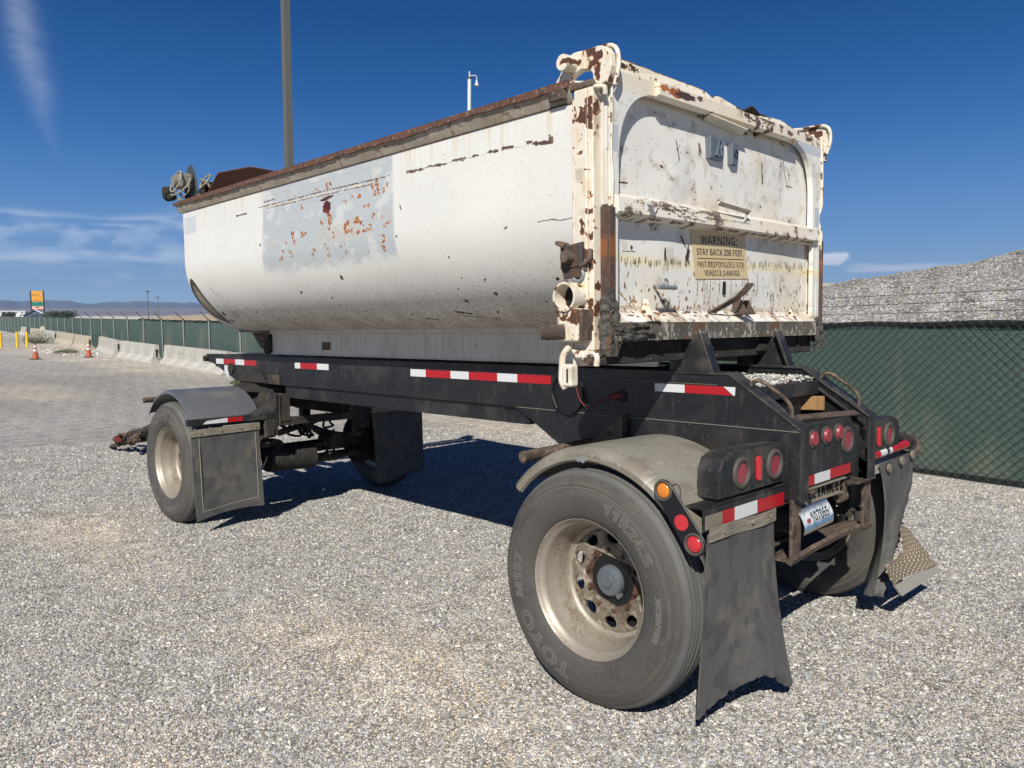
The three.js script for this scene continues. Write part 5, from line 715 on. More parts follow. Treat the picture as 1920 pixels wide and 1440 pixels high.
{ // axles, springs, dolly, drawbar
  for (const x of [0, 4.96]) {
    TP('axle', [cyl([x, 0.54, -0.9], [x, 0.54, 0.9], 0.064, 0.064, 20)], M.dusty);
    for (const k of [-1, 1]) {
      TP('leaf_spring', [...Array(6)].map((_, i) => sheet(16, 1, (u, v) => { const l = 0.56 - i * 0.07, q = lerp(-l, l, u); return V(x + q, 0.66 - i * 0.013 + 0.16 * q * q, k * 0.5 + (v - .5) * 0.075); }, 0.011)), M.dusty);
      TP('spring_hanger', [box(x + 0.53, x + 0.62, 0.6, 0.98, k * 0.5 - 0.05, k * 0.5 + 0.05, 0.008), box(x - 0.5, x - 0.44, 0.66, 0.98, k * 0.5 - 0.05, k * 0.5 + 0.03, 0.008)], M.dusty);
      TP('u_bolt', [box(x - 0.07, x + 0.07, 0.585, 0.61, k * 0.5 - 0.05, k * 0.5 + 0.05), box(x - 0.08, x - 0.06, 0.45, 0.7, k * 0.5 - 0.045, k * 0.5 - 0.025), box(x + 0.06, x + 0.08, 0.45, 0.7, k * 0.5 - 0.045, k * 0.5 - 0.025), box(x - 0.09, x + 0.09, 0.43, 0.455, k * 0.5 - 0.06, k * 0.5 + 0.06)], M.darkgrime);
      TP('brake_chamber', [cyl([x - 0.26, 0.62, k * 0.33], [x - 0.12, 0.62, k * 0.33], 0.075, 0.08, 20), cyl([x - 0.36, 0.62, k * 0.33], [x - 0.26, 0.62, k * 0.33], 0.085, 0.085, 20), cyl([x - 0.12, 0.62, k * 0.33], [x, 0.56, k * 0.4], 0.015)], M.dusty);
    }
  }
  TP('turntable', [cyl([4.96, 1.155, 0], [4.96, 1.2, 0], 0.52, 0.52, 48), cyl([4.96, 1.2, 0], [4.96, 1.235, 0], 0.46, 0.46, 48)], M.darkgrime);
  for (const k of [-1, 1]) {
    const F = (g) => (k < 0 ? merge(g) : mirrorZ(merge(g)));
    TP('dolly_beam', F([ext([[4.33, 0.9], [4.33, 1.15], [5.8, 1.15], [5.8, 0.95], [5.4, 0.9]], 'z', -0.42, -0.32, 0.005)]), M.dusty);
    TP('dolly_plate', F([ext([[4.32, 0.87], [4.32, 1.14], [4.5, 1.16], [4.75, 1.16], [4.52, 0.9]], 'z', -0.435, -0.422, 0.002)]), M.dusty);
    TP('flap_arm', F([sheet(10, 3, (u, v) => V(4.36 + 0.03 * v, lerp(lerp(0.93, 1.0, u), lerp(0.965, 1.15, u * u), v), lerp(-0.85, -0.455, u)), 0.008), box(4.345, 4.4, 0.93, 0.985, -1.26, -0.45, 0.006), box(4.33, 4.42, 0.78, 1.16, -0.465, -0.445, 0.004)]), M.black);
    TP('flap_hanger', F([box(4.345, 4.4, 0.76, 0.93, -0.56, -0.46, 0.012), box(4.335, 4.35, 0.78, 0.85, -0.545, -0.48, 0.006)]), M.dusty);
    TP('reflective_tape', F([ext([[-1.13, 0.94], [-1.1, 0.965], [-0.915, 0.978], [-0.915, 0.94]], 'x', 4.3405, 4.345, 0.0004)]), M.tapewhite); TP('reflective_tape', F([box(4.3405, 4.345, 0.94, 0.978, -0.915, -0.775, 0.0004)]), M.tapered);
    TP('drawbar', F([cyl([5.75, 1.0, -0.36], [7.0, 0.8, -0.22], 0.06, 0.06, 14), cyl([7.0, 0.8, -0.22], [9.3, 0.28, -0.05], 0.06, 0.055, 14)]), M.dusty);
  }
  TP('dolly_cross', [box(4.34, 4.42, 0.86, 0.93, -0.45, 0.45), box(5.4, 5.5, 0.92, 1.12, -0.36, 0.36), box(4.7, 4.8, 1.0, 1.14, -0.36, 0.36)], M.dusty);
  TP('radius_rod', [cyl([4.4, 0.79, -0.4], [5.2, 0.77, 0.45], 0.03, 0.03, 12), cyl([4.6, 0.6, -0.3], [4.9, 0.58, 0.7], 0.02, 0.02, 10), cyl([4.75, 0.44, 0.1], [4.9, 0.44, 0.75], 0.05, 0.04, 14)], M.dusty);
  TP('air_reservoir', [cyl([4.62, 0.52, -0.42], [4.62, 0.5, 0.05], 0.12, 0.12, 24)], M.darkgrime);
  const R = rng(71), hose = []; for (let i = 0; i < 7; i++) { let p = [4.4 + 0.4 * R(), 0.9, -0.35 + 0.6 * R()]; hose.push(tube([p, [p[0] + 0.1, 0.75 + 0.1 * R(), p[2] + 0.1], [p[0] + 0.25, 0.66 + 0.12 * R(), p[2] + 0.22], [p[0] + 0.4, 0.72, p[2] + 0.36 * R()], [p[0] + 0.5, 0.85, p[2] + 0.3]], 0.012, 30, 6)); }
  TP('brake_hose', hose, M.hubdark);
  const hs = []; for (let i = 0; i < 10; i++) { const q = [], a = R() * 6; for (let k = 0; k < 7; k++) { const t = k / 6; q.push([8.7 + 1.2 * t + 0.12 * Math.sin(a + t * 7), Math.max(0.05, 0.36 - 0.2 * t + 0.08 * Math.sin(a * 2 + t * 5)), -0.05 + 0.16 * Math.cos(a + t * 6) + 0.05 * (R() - .5)]); } hs.push(tube(q, 0.018, 50, 6)); }
  TP('air_hose', hs, M.brownsteel); TP('safety_chain', [tube([[9.6, 0.2, 0], [9.9, 0.09, -0.15], [10.2, 0.05, -0.05], [10.35, 0.045, 0.2]], 0.03, 30)], M.darkgrime); TP('glad_hand', [cyl([9.5, 0.24, -0.2], [9.7, 0.2, -0.16], 0.05, 0.04, 12)], M.redcord); TP('drawbar_eye', [uvm(new THREE.TorusGeometry(0.1, 0.035, 12, 26).rotateX(Math.PI / 2).translate(9.4, 0.24, 0)), cyl([9.2, 0.28, 0], [9.32, 0.25, 0], 0.07, 0.05, 14)], M.dusty);
}
// things lying on the trailer
stones('gravel', 900, (R) => { const x = -0.35 + 0.45 * R(), z = -0.32 + 0.64 * R(), s = 0.012 + 0.018 * R(); return [x, 1.42 + s * 0.25 + 0.025 * R() * smoothstep(z, -0.3, 0.2), z, s]; }, 5, null, 'pale gravel spilled on the rear deck plate of the trailer');
{ const g = thing('wooden_board', 'short tan wooden board wedged inside the rear frame of the trailer', 'board', [-0.34, 1.3, 0.27]); part('plank', box(-0.08, 0.08, -0.035, 0.04, -0.02, 0.02, 0.003), M.woodboard, g); g.rotation.y = 0.5; }
// ------------------------------------------------------------------ fence
const fenceTop = (x) => ground_h(x) + 1.735 + 0.14 * smoothstep(x, 2, 26);
{
  const F = thing('chain_link_fence', 'long chain link fence with green privacy screen and barbed wire arms', 'fence', [2.7, 0, fenceZ(2.7)]), ox = 2.7, oz = fenceZ(2.7), L = (x, y, dz) => V(x - ox, y, fenceZ(x) + dz - oz), X0 = -7, X1 = 132;
  // screen cloth, slack between its ties
  const cloth = surface(512, 5, (u, v, o) => { const a = fbm(u, v, 4, 5, 601), b = fan(u, v, 30, 4, 4, 602), w = fbm(u, v, 220, 2, 603); set3(o, [72, 92, 84], 0.82 + 0.25 * w); mix3(o, [112, 112, 98], smoothstep(a * 0.6 + b * 0.4, 0.42, 0.66) * 0.55); return w; }, { roughness: 0.9, bump: 0.002 });
  const wave = (x, v) => 0.035 + 0.016 * Math.sin(x * 1.7 + 2 * v) + 0.03 * (fbw(x + 30, v * 1.5 + 3, 0.9, 3, 611) - .5) - 0.014 * Math.sin(v * 3.14);
  const strip = (xa, xb, n) => { const g = sheet(n, 14, (u, v) => { const x = lerp(xa, xb, u), y0 = ground_h(x) + 0.02, y1 = fenceTop(x) - 0.03 + 0.012 * Math.sin(x * 5.1) * Math.sin(x * 1.3); return L(x, lerp(y0, y1, v), wave(x, v) + 0.02); }, 0.004); return uvm(g); };
  part('privacy_screen', [strip(X0, 22, 300), strip(22, X1, 330)], cloth, F);
  part('hem_and_foot_shade', [sheet(240, 1, (u, v) => { const x = lerp(X0, 40, u); return L(x, fenceTop(x) - 0.035 + 0.05 * v + 0.008 * Math.sin(x * 5), 0.03); }, 0.006), sheet(200, 1, (u, v) => { const x = lerp(X0, 30, u); return L(x, ground_h(x) + 0.0 + 0.06 * v, 0.02); }, 0.006)].map((g) => uvm(g)), plain(24, 28, 28, 0.8), F);  // black binding along the top; the lower strip paints shade at the foot
  // woven wire: each picket a zigzag
  const pos = [], nor = [], idx = [], p = 0.106, r = 0.003; let base = 0;
  const seg = (a, b) => { const d = b.clone().sub(a).normalize(), s = V(0, 0, 1).cross(d).normalize(), t = d.clone().cross(s); for (const e of [a, b]) for (let k = 0; k < 4; k++) { const c = Math.cos(k * Math.PI / 2), q = Math.sin(k * Math.PI / 2), n = V(s.x * c + t.x * q, s.y * c + t.y * q, s.z * c + t.z * q); pos.push(e.x + n.x * r, e.y + n.y * r, e.z + n.z * r); nor.push(n.x, n.y, n.z); } for (let k = 0; k < 4; k++) { const l = (k + 1) % 4; idx.push(base + k, base + 4 + k, base + l, base + l, base + 4 + k, base + 4 + l); } base += 8; };
  for (let i = 0, x = -3; x < 19; x += p / 2 * 1, i++) { const n = Math.floor((fenceTop(x) + 0.02 - ground_h(x)) / (p / 2)); for (let k = 0; k < n; k++) { const up = (k + i) % 2, y = ground_h(x) + 0.01 + k * p / 2; seg(L(x, up ? y + p / 2 : y, up ? -0.004 : 0.004), L(x + p / 2, up ? y : y + p / 2, up ? 0.004 : -0.004)); } }
  const g = new THREE.BufferGeometry(); g.setAttribute('position', new THREE.Float32BufferAttribute(pos, 3)); g.setAttribute('normal', new THREE.Float32BufferAttribute(nor, 3)); g.setAttribute('uv', new THREE.Float32BufferAttribute(new Float32Array(pos.length / 3 * 2), 2)); g.setIndex(idx);
  kind(part('chain_link', g, M.wire, F), 'stuff');
  const postGeo = cyl([0, 0, 0], [0, 1.78, 0], 0.032, 0.032, 10), armGeo = merge([box(-0.02, 0.02, 1.76, 1.82, -0.03, 0.03), cyl([0, 1.79, 0], [0, 2.12, -0.33], 0.018, 0.014, 6)]);
  for (let n = -10; n < 30; n++) { const x = 27.9 + 3.6 * n; if (x < X0 || x > X1) continue; const q = L(x, ground_h(x) + (fenceTop(x) - ground_h(x) - 1.76), -0.02); const m = part('post', postGeo, M.galv, F); m.position.copy(q); const a = part('barbed_arm', armGeo, plain(58, 60, 60, 0.6), F); a.position.copy(q); }
  for (let k = 0; k < 3; k++) { const pts = []; for (let x = X0; x <= 130; x += 1.8) pts.push(L(x, fenceTop(x) + 0.12 + 0.1 * k - (Math.round((x - X0) / 1.8) % 2 ? 0.012 : 0), -0.13 - 0.1 * k)); part('barbed_wire', tube(pts, 0.0032, pts.length * 2, 5), M.hubdark, F); }
}
// ------------------------------------------------------------------ concrete barriers
{
  const prof = [[-0.3, 0], [-0.3, 0.08], [-0.13, 0.33], [-0.085, 0.85], [0.085, 0.85], [0.13, 0.33], [0.3, 0.08], [0.3, 0]];
  const label = ['grey concrete barrier seen under the trailer frame beside the green screen', 'grey concrete barrier half hidden behind the trailer wheels', 'long grey cracked concrete barrier just behind the front of the black chassis', 'pale grey concrete barrier with dark end loops, second from the chassis', 'stained grey concrete barrier standing directly behind the second traffic cone', 'tan concrete barrier chipped at its foot, between the grey and sandy ones', 'sandy concrete barrier with a sagging top edge behind the low weeds', 'pale concrete barrier beside the round green bush', 'pale concrete barrier with a small yellow cap at its end', 'short concrete barrier behind the pair of yellow bollards', 'concrete barrier in the distance at the edge of view beyond the bollards', 'most distant concrete barrier, in front of the white building'];
  const rows = [[9.2, 6.15, 15.4, 6.9, 0], [15.7, 6.95, 23.7, 7.75, 0], [24.4, 7.9, 32.4, 8.75, 0], [32.85, 8.5, 38.7, 9.0, 0], [39.4, 9.05, 47.3, 10.6, 0], [47.9, 10.2, 53.6, 11.05, 1], [54.8, 11.3, 65.0, 12.9, 1], [65.7, 12.9, 72.4, 13.7, 0], [74.0, 14.2, 83.0, 15.25, 1], [88.4, 16.0, 100, 17.9, 0], [101.7, 18.2, 119.6, 20.8, 1], [120.8, 21, 137, 22.9, 0]];
  rows.forEach(([xa, za, xb, zb, tan], i) => {
    const len = Math.hypot(xb - xa, zb - za), y = ground_h((xa + xb) / 2), g = thing('concrete_barrier', label[i], 'barrier', [(xa + xb) / 2, y - 0.02, (za + zb) / 2 + 0.3], -Math.atan2(zb - za, xb - xa), 'concrete barriers along the fence'); g.rotation.z = Math.atan2(ground_h(xb) - ground_h(xa), len); g.rotation.order = 'YZX';
    const nl = 24, R = rng(900 + i), b = ext(prof, 'x', -len / 2, len / 2, 0.02), q = b.attributes.position; for (let k = 0; k < q.count; k++) { const h = hash((q.getX(k) * 50) | 0, (q.getY(k) * 50 + q.getZ(k) * 170) | 0, i); q.setY(k, q.getY(k) + (q.getY(k) > 0.8 ? 0.02 * (h - .5) : 0)); q.setX(k, q.getX(k) + 0.05 * (h - .5)); }
    b.computeVertexNormals(); part('barrier_body', b, tan ? M.concretetan : M.concrete, g);
    for (const e of [-1, 1]) for (const h of [0.3, 0.62]) part('connector_loop', uvm(new THREE.TorusGeometry(0.05, 0.012, 6, 14).rotateX(Math.PI / 2).translate(e * (len / 2 + 0.03), h, 0)), M.darkgrime, g);
    part('end_chip', [sheet(3, 3, (u, v) => V(-len / 2 - 0.006 - 0.01 * R(), 0.35 + 0.3 * v, lerp(-0.04, 0.04, u)), 0.01)], M.darkgrime, g);
    if (i === 2) part('crack', tube([[2.6, 0.62, -0.106], [2.0, 0.55, -0.112], [1.3, 0.58, -0.109], [0.7, 0.5, -0.117], [0.2, 0.53, -0.114]], 0.004, 60, 5), M.darkgrime, g);
  });
}
// ------------------------------------------------------------------ cones and bollards
{
  const orange = surface(256, 0.6, (u, v, o) => { const a = fbm(u, v, 6, 4, 701); set3(o, [178, 92, 58], 0.8 + 0.35 * a); mix3(o, [120, 96, 80], smoothstep(a, 0.55, 0.7) * 0.4); return a; }, { roughness: 0.7 });
  const make = (x, z, label) => { const g = thing('traffic_cone', label, 'cone', [x, ground_h(x), z], 0.4, 'faded orange traffic cones in the yard'), r = (y) => 0.145 - (0.145 - 0.03) * (y / 0.7); part('cone_base', box(-0.19, 0.19, 0, 0.04, -0.19, 0.19, 0.015), M.hubdark, g); part('cone_body', cyl([0, 0.03, 0], [0, 0.72, 0], 0.148, 0.028, 24), orange, g); part('reflective_collar', cyl([0, 0.56, 0], [0, 0.66, 0], r(0.56) + 0.006, r(0.66) + 0.006, 24), M.tapewhite, g); part('reflective_collar', cyl([0, 0.38, 0], [0, 0.47, 0], r(0.38) + 0.006, r(0.47) + 0.006, 24), M.tapewhite, g); part('cone_tip', cyl([0, 0.7, 0], [0, 0.735, 0], 0.03, 0.026, 12), M.hubdark, g); return g; };
  make(39.4, 5.72, 'faded orange traffic cone standing alone in front of the yellow bollards'); make(39.8, 8.1, 'faded orange traffic cone close in front of a stained concrete barrier');
  const yellow = plain(226, 184, 24, 0.5), b = (x, z, label) => { const g = thing('bollard', label, 'bollard', [x, ground_h(x), z], 0, 'yellow bollards'); part('bollard_pipe', cyl([0, -0.1, 0], [0, 0.98, 0], 0.075, 0.075, 16), yellow, g); part('bollard_cap', uvm(new THREE.SphereGeometry(0.075, 16, 6, 0, 6.3, 0, 1.57).scale(1, 0.5, 1).translate(0, 0.98, 0)), yellow, g); };
  b(53.86, 7.25, 'yellow bollard at the very edge of view, apart from the other two'); b(55.0, 8.35, 'yellow bollard in the middle of the three, near the lone cone'); b(53.8, 8.62, 'yellow bollard nearest to the concrete barriers and the bush');
  const kerb = new THREE.Mesh(box(52.5, 52.9, 0, 0.12, 2, 12, 0.02), M.concretetan); kerb.name = 'kerb'; kerb.position.y = ground_h(52.7) - 0.02; kerb.userData.label = 'low pale kerb running past the yellow bollards'; scene.add(kind(kerb, 'structure'));
}
// ------------------------------------------------------------------ poles
{
  const a = thing('light_pole', 'tall grey square light pole rising behind the white tub', 'light pole', [27.2, ground_h(27.2), 12.2]); a.rotation.z = -0.012; a.rotation.x = 0.014;
  part('pole_shaft', ext([[-0.135, -0.135], [0.135, -0.135], [0.135, 0.135], [-0.135, 0.135]], 'y', 0, 19, 0.02), M.polegrey, a); part('pole_base', box(-0.35, 0.35, 0, 0.7, -0.35, 0.35, 0.03), M.concrete, a); part('cross_arm', box(-1.2, 1.2, 18.7, 18.9, -0.08, 0.08, 0.01), M.polegrey, a);
  for (const s of [-1, 1]) part('lamp_head', box(s * 1.1 - 0.3, s * 1.1 + 0.3, 18.5, 18.75, -0.25, 0.25, 0.03), M.polegrey, a);
  const b = thing('lamp_post', 'slim pale lamp post with a hooked bell lamp above the tub rail', 'lamp post', [28.55, ground_h(28.5), 22.75]); b.rotation.z = 0.0; b.rotation.x = 0.03;
  part('post_shaft', cyl([0, 0, 0], [0, 14.1, 0], 0.11, 0.095, 18), M.polelight, b); part('post_collar', cyl([0, 14.05, 0], [0, 14.12, 0], 0.13, 0.13, 18), plain(60, 64, 66, 0.5), b); part('post_spike', cyl([0, 14.1, 0], [0, 14.42, 0], 0.035, 0.03, 10), M.polelight, b);
  part('bracket_arm', tube([[0, 14.2, 0], [-0.12, 14.22, 0.12], [-0.22, 14.2, 0.22], [-0.26, 14.12, 0.26], [-0.26, 13.98, 0.26]], 0.022, 30), M.polelight, b); part('bell_lamp', [cyl([-0.26, 13.9, 0.26], [-0.26, 13.99, 0.26], 0.06, 0.035, 14), cyl([-0.26, 13.72, 0.26], [-0.26, 13.9, 0.26], 0.12, 0.05, 18)], M.polelight, b);
  for (const [x, z, top, l] of [[185, 62.3, 11.0, 'thin distant mast before the hills, the taller and closer of two'], [235.3, 82.9, 11.9, 'thin distant mast before the hills, the shorter and fainter of two']]) { const g = thing('distant_mast', l, 'mast', [x, ground_h(x), z], 0, 'thin masts before the hills'); part('mast_shaft', cyl([0, 0, 0], [0, top - ground_h(x), 0], 0.13, 0.09, 8), M.polegrey, g); part('mast_head', box(-0.4, 0.4, top - ground_h(x) - 0.1, top - ground_h(x) + 0.1, -0.4, 0.4, 0.05), M.polegrey, g); }
}
// ------------------------------------------------------------------ roadside sign, far buildings, trees
{
  const gy = ground_h(157), turn = -1.85, S = thing('roadside_sign', 'tall roadside sign with orange and green panels between dark posts', 'sign', [157.3, gy, 33.65], turn);   // faces the yard
  const art = (draw, w, h) => new THREE.MeshStandardMaterial({ map: canvasTex(w, h, draw), roughness: 0.5 });
  const W = 2.05, panel = (y0, y1, m, n) => { const g = new THREE.BoxGeometry(W - 0.3, y1 - y0, 0.3); g.translate(0, (y0 + y1) / 2 - gy, 0); part(n, g, m, S); };
  panel(7.35, 9.25, art((c, w, h) => { c.fillStyle = '#d99a3c'; c.fillRect(0, 0, w, h); c.fillStyle = '#2c241c'; c.font = 'bold 40px sans-serif'; c.fillText('LOVES', 14, 112); c.fillStyle = '#5a2a20'; c.beginPath(); c.arc(200, 98, 28, 0, 7); c.fill(); c.fillStyle = '#e8dccc'; c.beginPath(); c.arc(202, 98, 17, 0, 7); c.fill(); c.fillStyle = '#6a3a28'; c.fillRect(30, 226, 190, 12); }, 256, 256), 'orange_panel');
  panel(6.6, 7.3, art((c, w, h) => { c.fillStyle = '#1f7a66'; c.fillRect(0, 0, w, h); c.fillStyle = '#7fc0b0'; c.fillRect(70, 10, 40, 12); }, 256, 100), 'green_panel');
  panel(5.95, 6.55, art((c, w, h) => { c.fillStyle = '#dcae98'; c.fillRect(0, 0, w, h); c.fillStyle = '#4a2c28'; c.fillRect(80, 16, 90, 22); c.fillStyle = '#b0445a'; c.fillRect(0, h - 12, w, 12); }, 256, 90), 'price_panel');
  for (const s of [-1, 1]) part('sign_post', box(s * 0.98 - 0.12, s * 0.98 + 0.12, 0, 9.3 - gy, -0.16, 0.16, 0.02), plain(52, 58, 72, 0.5), S);
  for (const y of [9.2, 5.95]) part('cross_bar', box(-0.9, 0.9, y - gy - 0.05, y - gy + 0.05, -0.1, 0.1, 0.01), plain(120, 110, 110, 0.5), S);
  const B = thing('gabled_building', 'dark grey gabled building with a white roof edge below the roadside sign', 'building', [146.5, ground_h(146), 30.6], -0.25); const gb = ground_h(146);
  part('wall', ext([[-1.55, 0], [1.55, 0], [1.55, 4.7 - gb], [0, 5.62 - gb], [-1.55, 4.7 - gb]], 'x', 0, 6, 0.02), plain(78, 92, 110, 0.7), B); for (const s of [-1, 1]) part('roof', [ext([[s * 1.7, 4.62 - gb], [0, 5.62 - gb], [0, 5.74 - gb], [s * 1.78, 4.7 - gb]], 'x', -0.2, 6.3, 0.01)], plain(84, 94, 106, 0.6), B); part('white_fascia', ext([[1.72, 4.6 - gb], [0, 5.64 - gb], [0, 5.78 - gb], [1.8, 4.7 - gb]], 'x', -0.26, -0.205, 0.005), plain(236, 240, 244, 0.5), B); part('door', box(-0.03, 0, 0, 2.1, -0.5, 0.5), plain(60, 66, 74, 0.6), B);
  const C = thing('white_building', 'long white building with slanted panels far beyond the fence', 'building', [184, ground_h(184), 36.2], -0.3); const gc = ground_h(184);
  part('wall', box(-1, 5, 0, 6.2 - gc, -6, 1.4, 0.02), plain(226, 230, 234, 0.6), C); part('roof', box(-1.2, 5.2, 6.2 - gc, 6.35 - gc, -6.2, 1.6, 0.02), plain(214, 218, 222, 0.6), C); for (let k = 0; k < 6; k++) part('slanted_strut', ext([[-5 + k * 1.05, 5.0 - gc], [-4.8 + k * 1.05, 5.0 - gc], [-4.1 + k * 1.05, 6.15 - gc], [-4.3 + k * 1.05, 6.15 - gc]], 'x', -1.06, -1.005, 0.005), plain(110, 122, 134, 0.6), C); part('annexe', box(-1, 2, 0, 5.9 - gc, 1.4, 4.6, 0.02), plain(120, 130, 140, 0.7), C);
  const leafM = new THREE.MeshStandardMaterial({ roughness: 0.9, side: THREE.DoubleSide, color: new THREE.Color().setRGB(0.06, 0.075, 0.05) }), bark = plain(84, 74, 62, 0.9);
  const foliage = (n, R, at, s) => { const pos = []; for (let i = 0; i < n; i++) { const c = at(R), a = V(R() - .5, R() - .5, R() - .5).normalize(), b = V(R() - .5, R() - .5, R() - .5).normalize(), w = s * (0.5 + R()); pos.push(c.x, c.y, c.z, c.x + a.x * w, c.y + a.y * w, c.z + a.z * w, c.x + b.x * w, c.y + b.y * w, c.z + b.z * w); } const g = new THREE.BufferGeometry(); g.setAttribute('position', new THREE.Float32BufferAttribute(pos, 3)); g.computeVertexNormals(); return uvm(g); };
  const tree = (x, z, top, w, label, seed) => { const y = ground_h(x), h = top - y, R = rng(seed), g = thing('desert_tree', label, 'tree', [x, y, z], 0, 'small dark trees beyond the fence'); part('trunk', [tube([[0, 0, 0], [0.05, h * 0.4, 0.05], [-0.05, h * 0.8, 0]], 0.09), tube([[0, h * 0.45, 0], [w * 0.3, h * 0.75, 0.3]], 0.05), tube([[0, h * 0.4, 0], [-w * 0.35, h * 0.75, -0.4]], 0.05)], bark, g); const cl = [...Array(9)].map(() => [V((R() - .5) * w * 1.3, h * (0.66 + 0.26 * R()), (R() - .5) * w * 1.3), 0.3 + 0.35 * R()]); part('crown', foliage(2600, R, (R) => { const [c, r] = cl[(R() * 9) | 0]; return c.clone().add(V(R() - .5, (R() - .5) * 0.7, R() - .5).multiplyScalar(2 * r)); }, 0.13), leafM, g); };
  tree(121.4, 26.95, 4.75, 1.35, 'dark spreading desert tree beyond the fence beside the roadside sign', 31); tree(114.4, 27.0, 4.6, 1.0, 'smaller dark desert tree beyond the fence, next along from the sign', 32); tree(150, 27.5, 5.2, 1.0, 'dark desert tree half hidden between the two far buildings', 33);
  const scrub = new THREE.MeshStandardMaterial({ roughness: 0.95, side: THREE.DoubleSide, color: new THREE.Color().setRGB(0.11, 0.15, 0.07) });
  const bush = (x, z, h, w, label, n, seed, name = 'bush') => { const R = rng(seed), g = thing(name, label, name === 'bush' ? 'bush' : 'plant', [x, ground_h(x), z]), st = []; for (let i = 0; i < n; i++) { const t = R() * 6.28, q = w * Math.sqrt(R()), l = h * (0.4 + 0.5 * R()) * (1 - 0.5 * q / w); st.push(flat(tube([[q * 0.3 * Math.cos(t), 0, q * 0.3 * Math.sin(t)], [q * 0.7 * Math.cos(t), l * 0.6, q * 0.7 * Math.sin(t)], [q * Math.cos(t), l, q * Math.sin(t)]], 0.006, 3, 3))); } part('stem', st, bark, g); part('foliage', foliage(n * 14, R, (R) => { const t = R() * 6.28, q = w * Math.sqrt(R()); return V(q * Math.cos(t), h * R() * Math.sqrt(1 - 0.8 * (q / w) ** 2), q * Math.sin(t)); }, 0.05), scrub, g); };
  bush(62.5, 11.3, 0.95, 1.0, 'round olive green bush growing against the concrete barriers', 130, 3); bush(45.5, 8.6, 0.22, 0.6, 'low dry weed on the ground near the tan barrier', 50, 4, 'weed'); bush(18.8, 6.5, 0.2, 0.45, 'sparse green weed growing in the gravel by the chassis nose', 50, 5, 'weed'); bush(20.5, 6.9, 0.16, 0.4, 'small flat weed in the gravel beyond the front fender', 40, 6, 'weed');
  { const R = rng(4), g = thing('boulder', 'upright sandy boulder standing on the barrier row by the fence', 'rock', [76, ground_h(76), 15.0]), b = new THREE.IcosahedronGeometry(0.5, 2), p = b.attributes.position; for (let i = 0; i < p.count; i++) { const n = fbw(p.getX(i) * 3 + 9, p.getY(i) * 3 + p.getZ(i) * 2 + 9, 1, 3, 7); p.setXYZ(i, p.getX(i) * (0.7 + n * 0.8), 0.35 + p.getY(i) * (1.2 + n * 0.6), p.getZ(i) * (0.7 + n * 0.8)); } b.computeVertexNormals(); part('rock', uvm(b), M.concretetan, g); }
  { const R = rng(14); stones('gravel', 500, (R) => { const x = 41 + 14 * R(), z = 7.2 + 2.6 * R() + (x - 41) * 0.12; return [x, ground_h(x) + 0.01, z, 0.06 + 0.16 * R() * R()]; }, 15, null, 'broken pale rubble along the foot of the barriers'); }
}
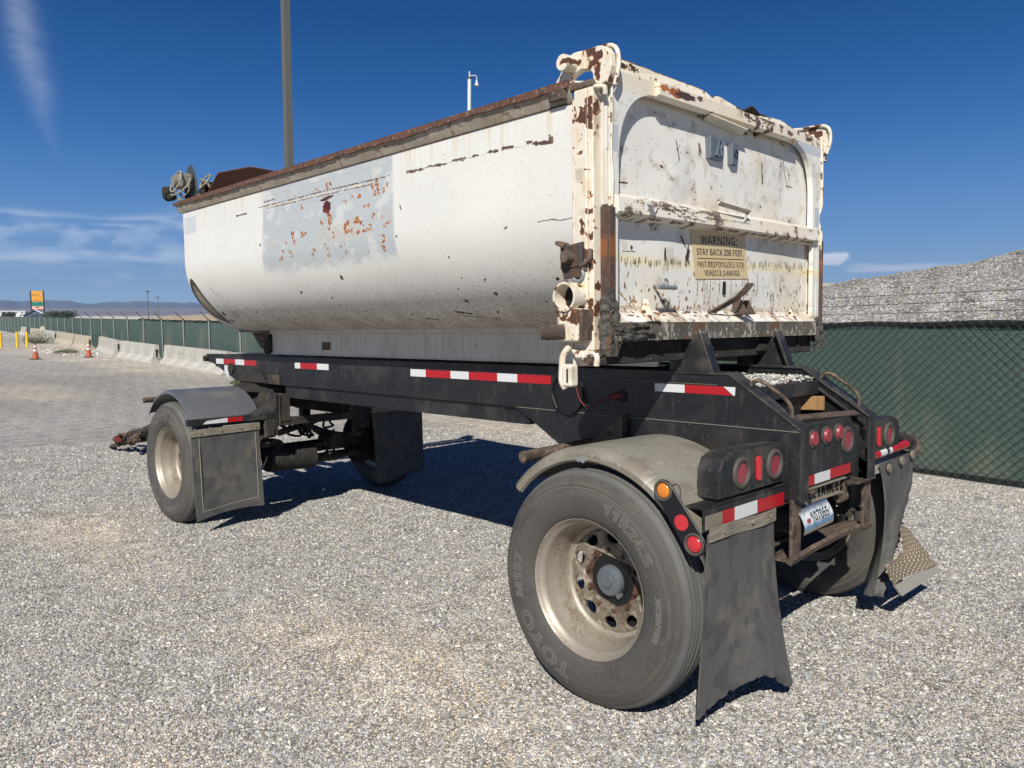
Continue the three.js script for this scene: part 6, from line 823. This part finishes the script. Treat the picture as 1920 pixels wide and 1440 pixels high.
// ------------------------------------------------------------------ gravel mound behind the fence, far land
{
  const crest = (x) => 3.32 - 0.118 * (x - 1.6) + 0.0 * x + 0.05 * Math.sin(x * 1.1) + (x < -2 ? -0.02 * (x + 2) ** 2 : 0), z0 = 17.0, hgt = (x, z) => { const c = Math.max(0.2, crest(x)) + 0.3 * (fbw(x + 70, z + 70, 0.35, 4, 801) - .5), d = z - (z0 - 0.1 * x), f = d < 0 ? -d * 0.62 : d * 0.5; return Math.max(-0.3, c - Math.sqrt(f * f + 0.12) + 0.35 + 0.14 * (fbw(x + 9, z + 9, 1.4, 3, 803) - .5)); };
  const mg = thing('gravel_mound', 'long mound of loose grey crushed rock rising behind the fence', 'mound', [3, 0, 16]); kind(mg, 'structure');
  const g = uvm(sheet(130, 60, (u, v) => { const x = lerp(-16, 26, u), z = lerp(10.2, 25, v); return V(x - 3, hgt(x, z), z - 16); }, 0.02)); const uv = g.attributes.uv; for (let i = 0; i < uv.count; i++) uv.setXY(i, uv.getX(i) / 3.2, uv.getY(i) / 3.2); const mm = M.gravel.clone(); mm.vertexColors = false; mm.color.setRGB(0.6, 0.6, 0.61); part('mound_body', g, mm, mg);
  const list = stones('gravel', 90000, (R) => { const x = -9 + 24 * R(), z = 11.5 + 6.5 * R(), y = hgt(x, z); return y < 1.0 ? null : [x - 3, y + 0.012, z - 16, 0.024 + 0.036 * R() * R() + (R() < 0.006 ? 0.05 : 0)]; }, 99, mg, null, 0.68);
  const land = (name, f, nu, nv, m, label) => { const q = sheet(nu, nv, f, 0.5); const me = new THREE.Mesh(uvm(q), m); me.name = name; me.receiveShadow = true; me.userData.label = label; scene.add(kind(me, 'structure')); };
  const rad = (yaw, d, y) => V(-2.3 + d * Math.cos(yaw * Math.PI / 180), y, -3.9 + d * Math.sin(yaw * Math.PI / 180));
  const tan = plain(196, 182, 152, 0.95), desert = plain(176, 158, 132, 0.95), rock = plain(98, 96, 100, 0.95), fan_ = plain(128, 118, 114, 0.95);
  land('dirt_bank', (u, v) => { const yaw = lerp(60, 70.5, u); return rad(yaw, 60 + 26 * v, 1.2 + (60 * Math.tan((3.26 - 0.03 * (yaw - 65)) * Math.PI / 180) + 0.5) * Math.sin(Math.min(1, v * 1.6) * 1.57) * smoothstep(1 - u, 0, 0.16)); }, 40, 10, tan, 'smooth tan dirt bank behind the gravel mound');
  land('dirt_ridge', (u, v) => { const yaw = lerp(12, 27, u); return rad(yaw, 300 + 90 * v, ground_h(300 * Math.cos(yaw / 57.3)) - 3 + (3.2 + 2.8 * smoothstep(u, 0.3, 0.75) + 1.1 * fbw(yaw, 3, 1.3, 3, 5)) * Math.sin(Math.min(1, v * 1.4) * 1.57)); }, 120, 8, desert, 'low sandy ridge on the far side of the yard');
  const ridge = (yaw) => 2.02 + 0.28 * (fbw(yaw + 40, 5, 0.16, 2, 21) - .5) + 0.62 * (fbw(yaw + 90, 9, 0.5, 5, 23) - .5);
  land('hills', (u, v) => { const yaw = lerp(-25, 120, u), d = 3600 + 1500 * v, top = Math.tan(ridge(yaw) * Math.PI / 180) * 4700, n = fbw(yaw * 3 + 100, v * 9 + 5, 0.6, 5, 29); return rad(yaw, d, v < 0.75 ? lerp(45, top, smoothstep(v, 0.0, 0.75)) + (n - .5) * 60 * v * (1 - v / 0.8) * 2 : lerp(top, 40, (v - 0.75) * 4)); }, 700, 24, rock, 'hazy blue desert mountain range along the horizon');
  land('slope', (u, v) => { const yaw = lerp(-25, 120, u), d = 2300 + 1200 * v, t = Math.tan((1.55 + 0.12 * (fbw(yaw, 2, 0.2, 2, 31) - .5)) * Math.PI / 180) * 3500; return rad(yaw, d, lerp(25, t, v) + 2 * (fbw(yaw * 2, v * 20, 0.8, 3, 37) - .5)); }, 300, 10, fan_, 'long pale alluvial slope below the mountains');
}
scene.fog = new THREE.FogExp2(new THREE.Color(0.34, 0.58, 1.0), 0.00013);
renderer.render(scene, camera);
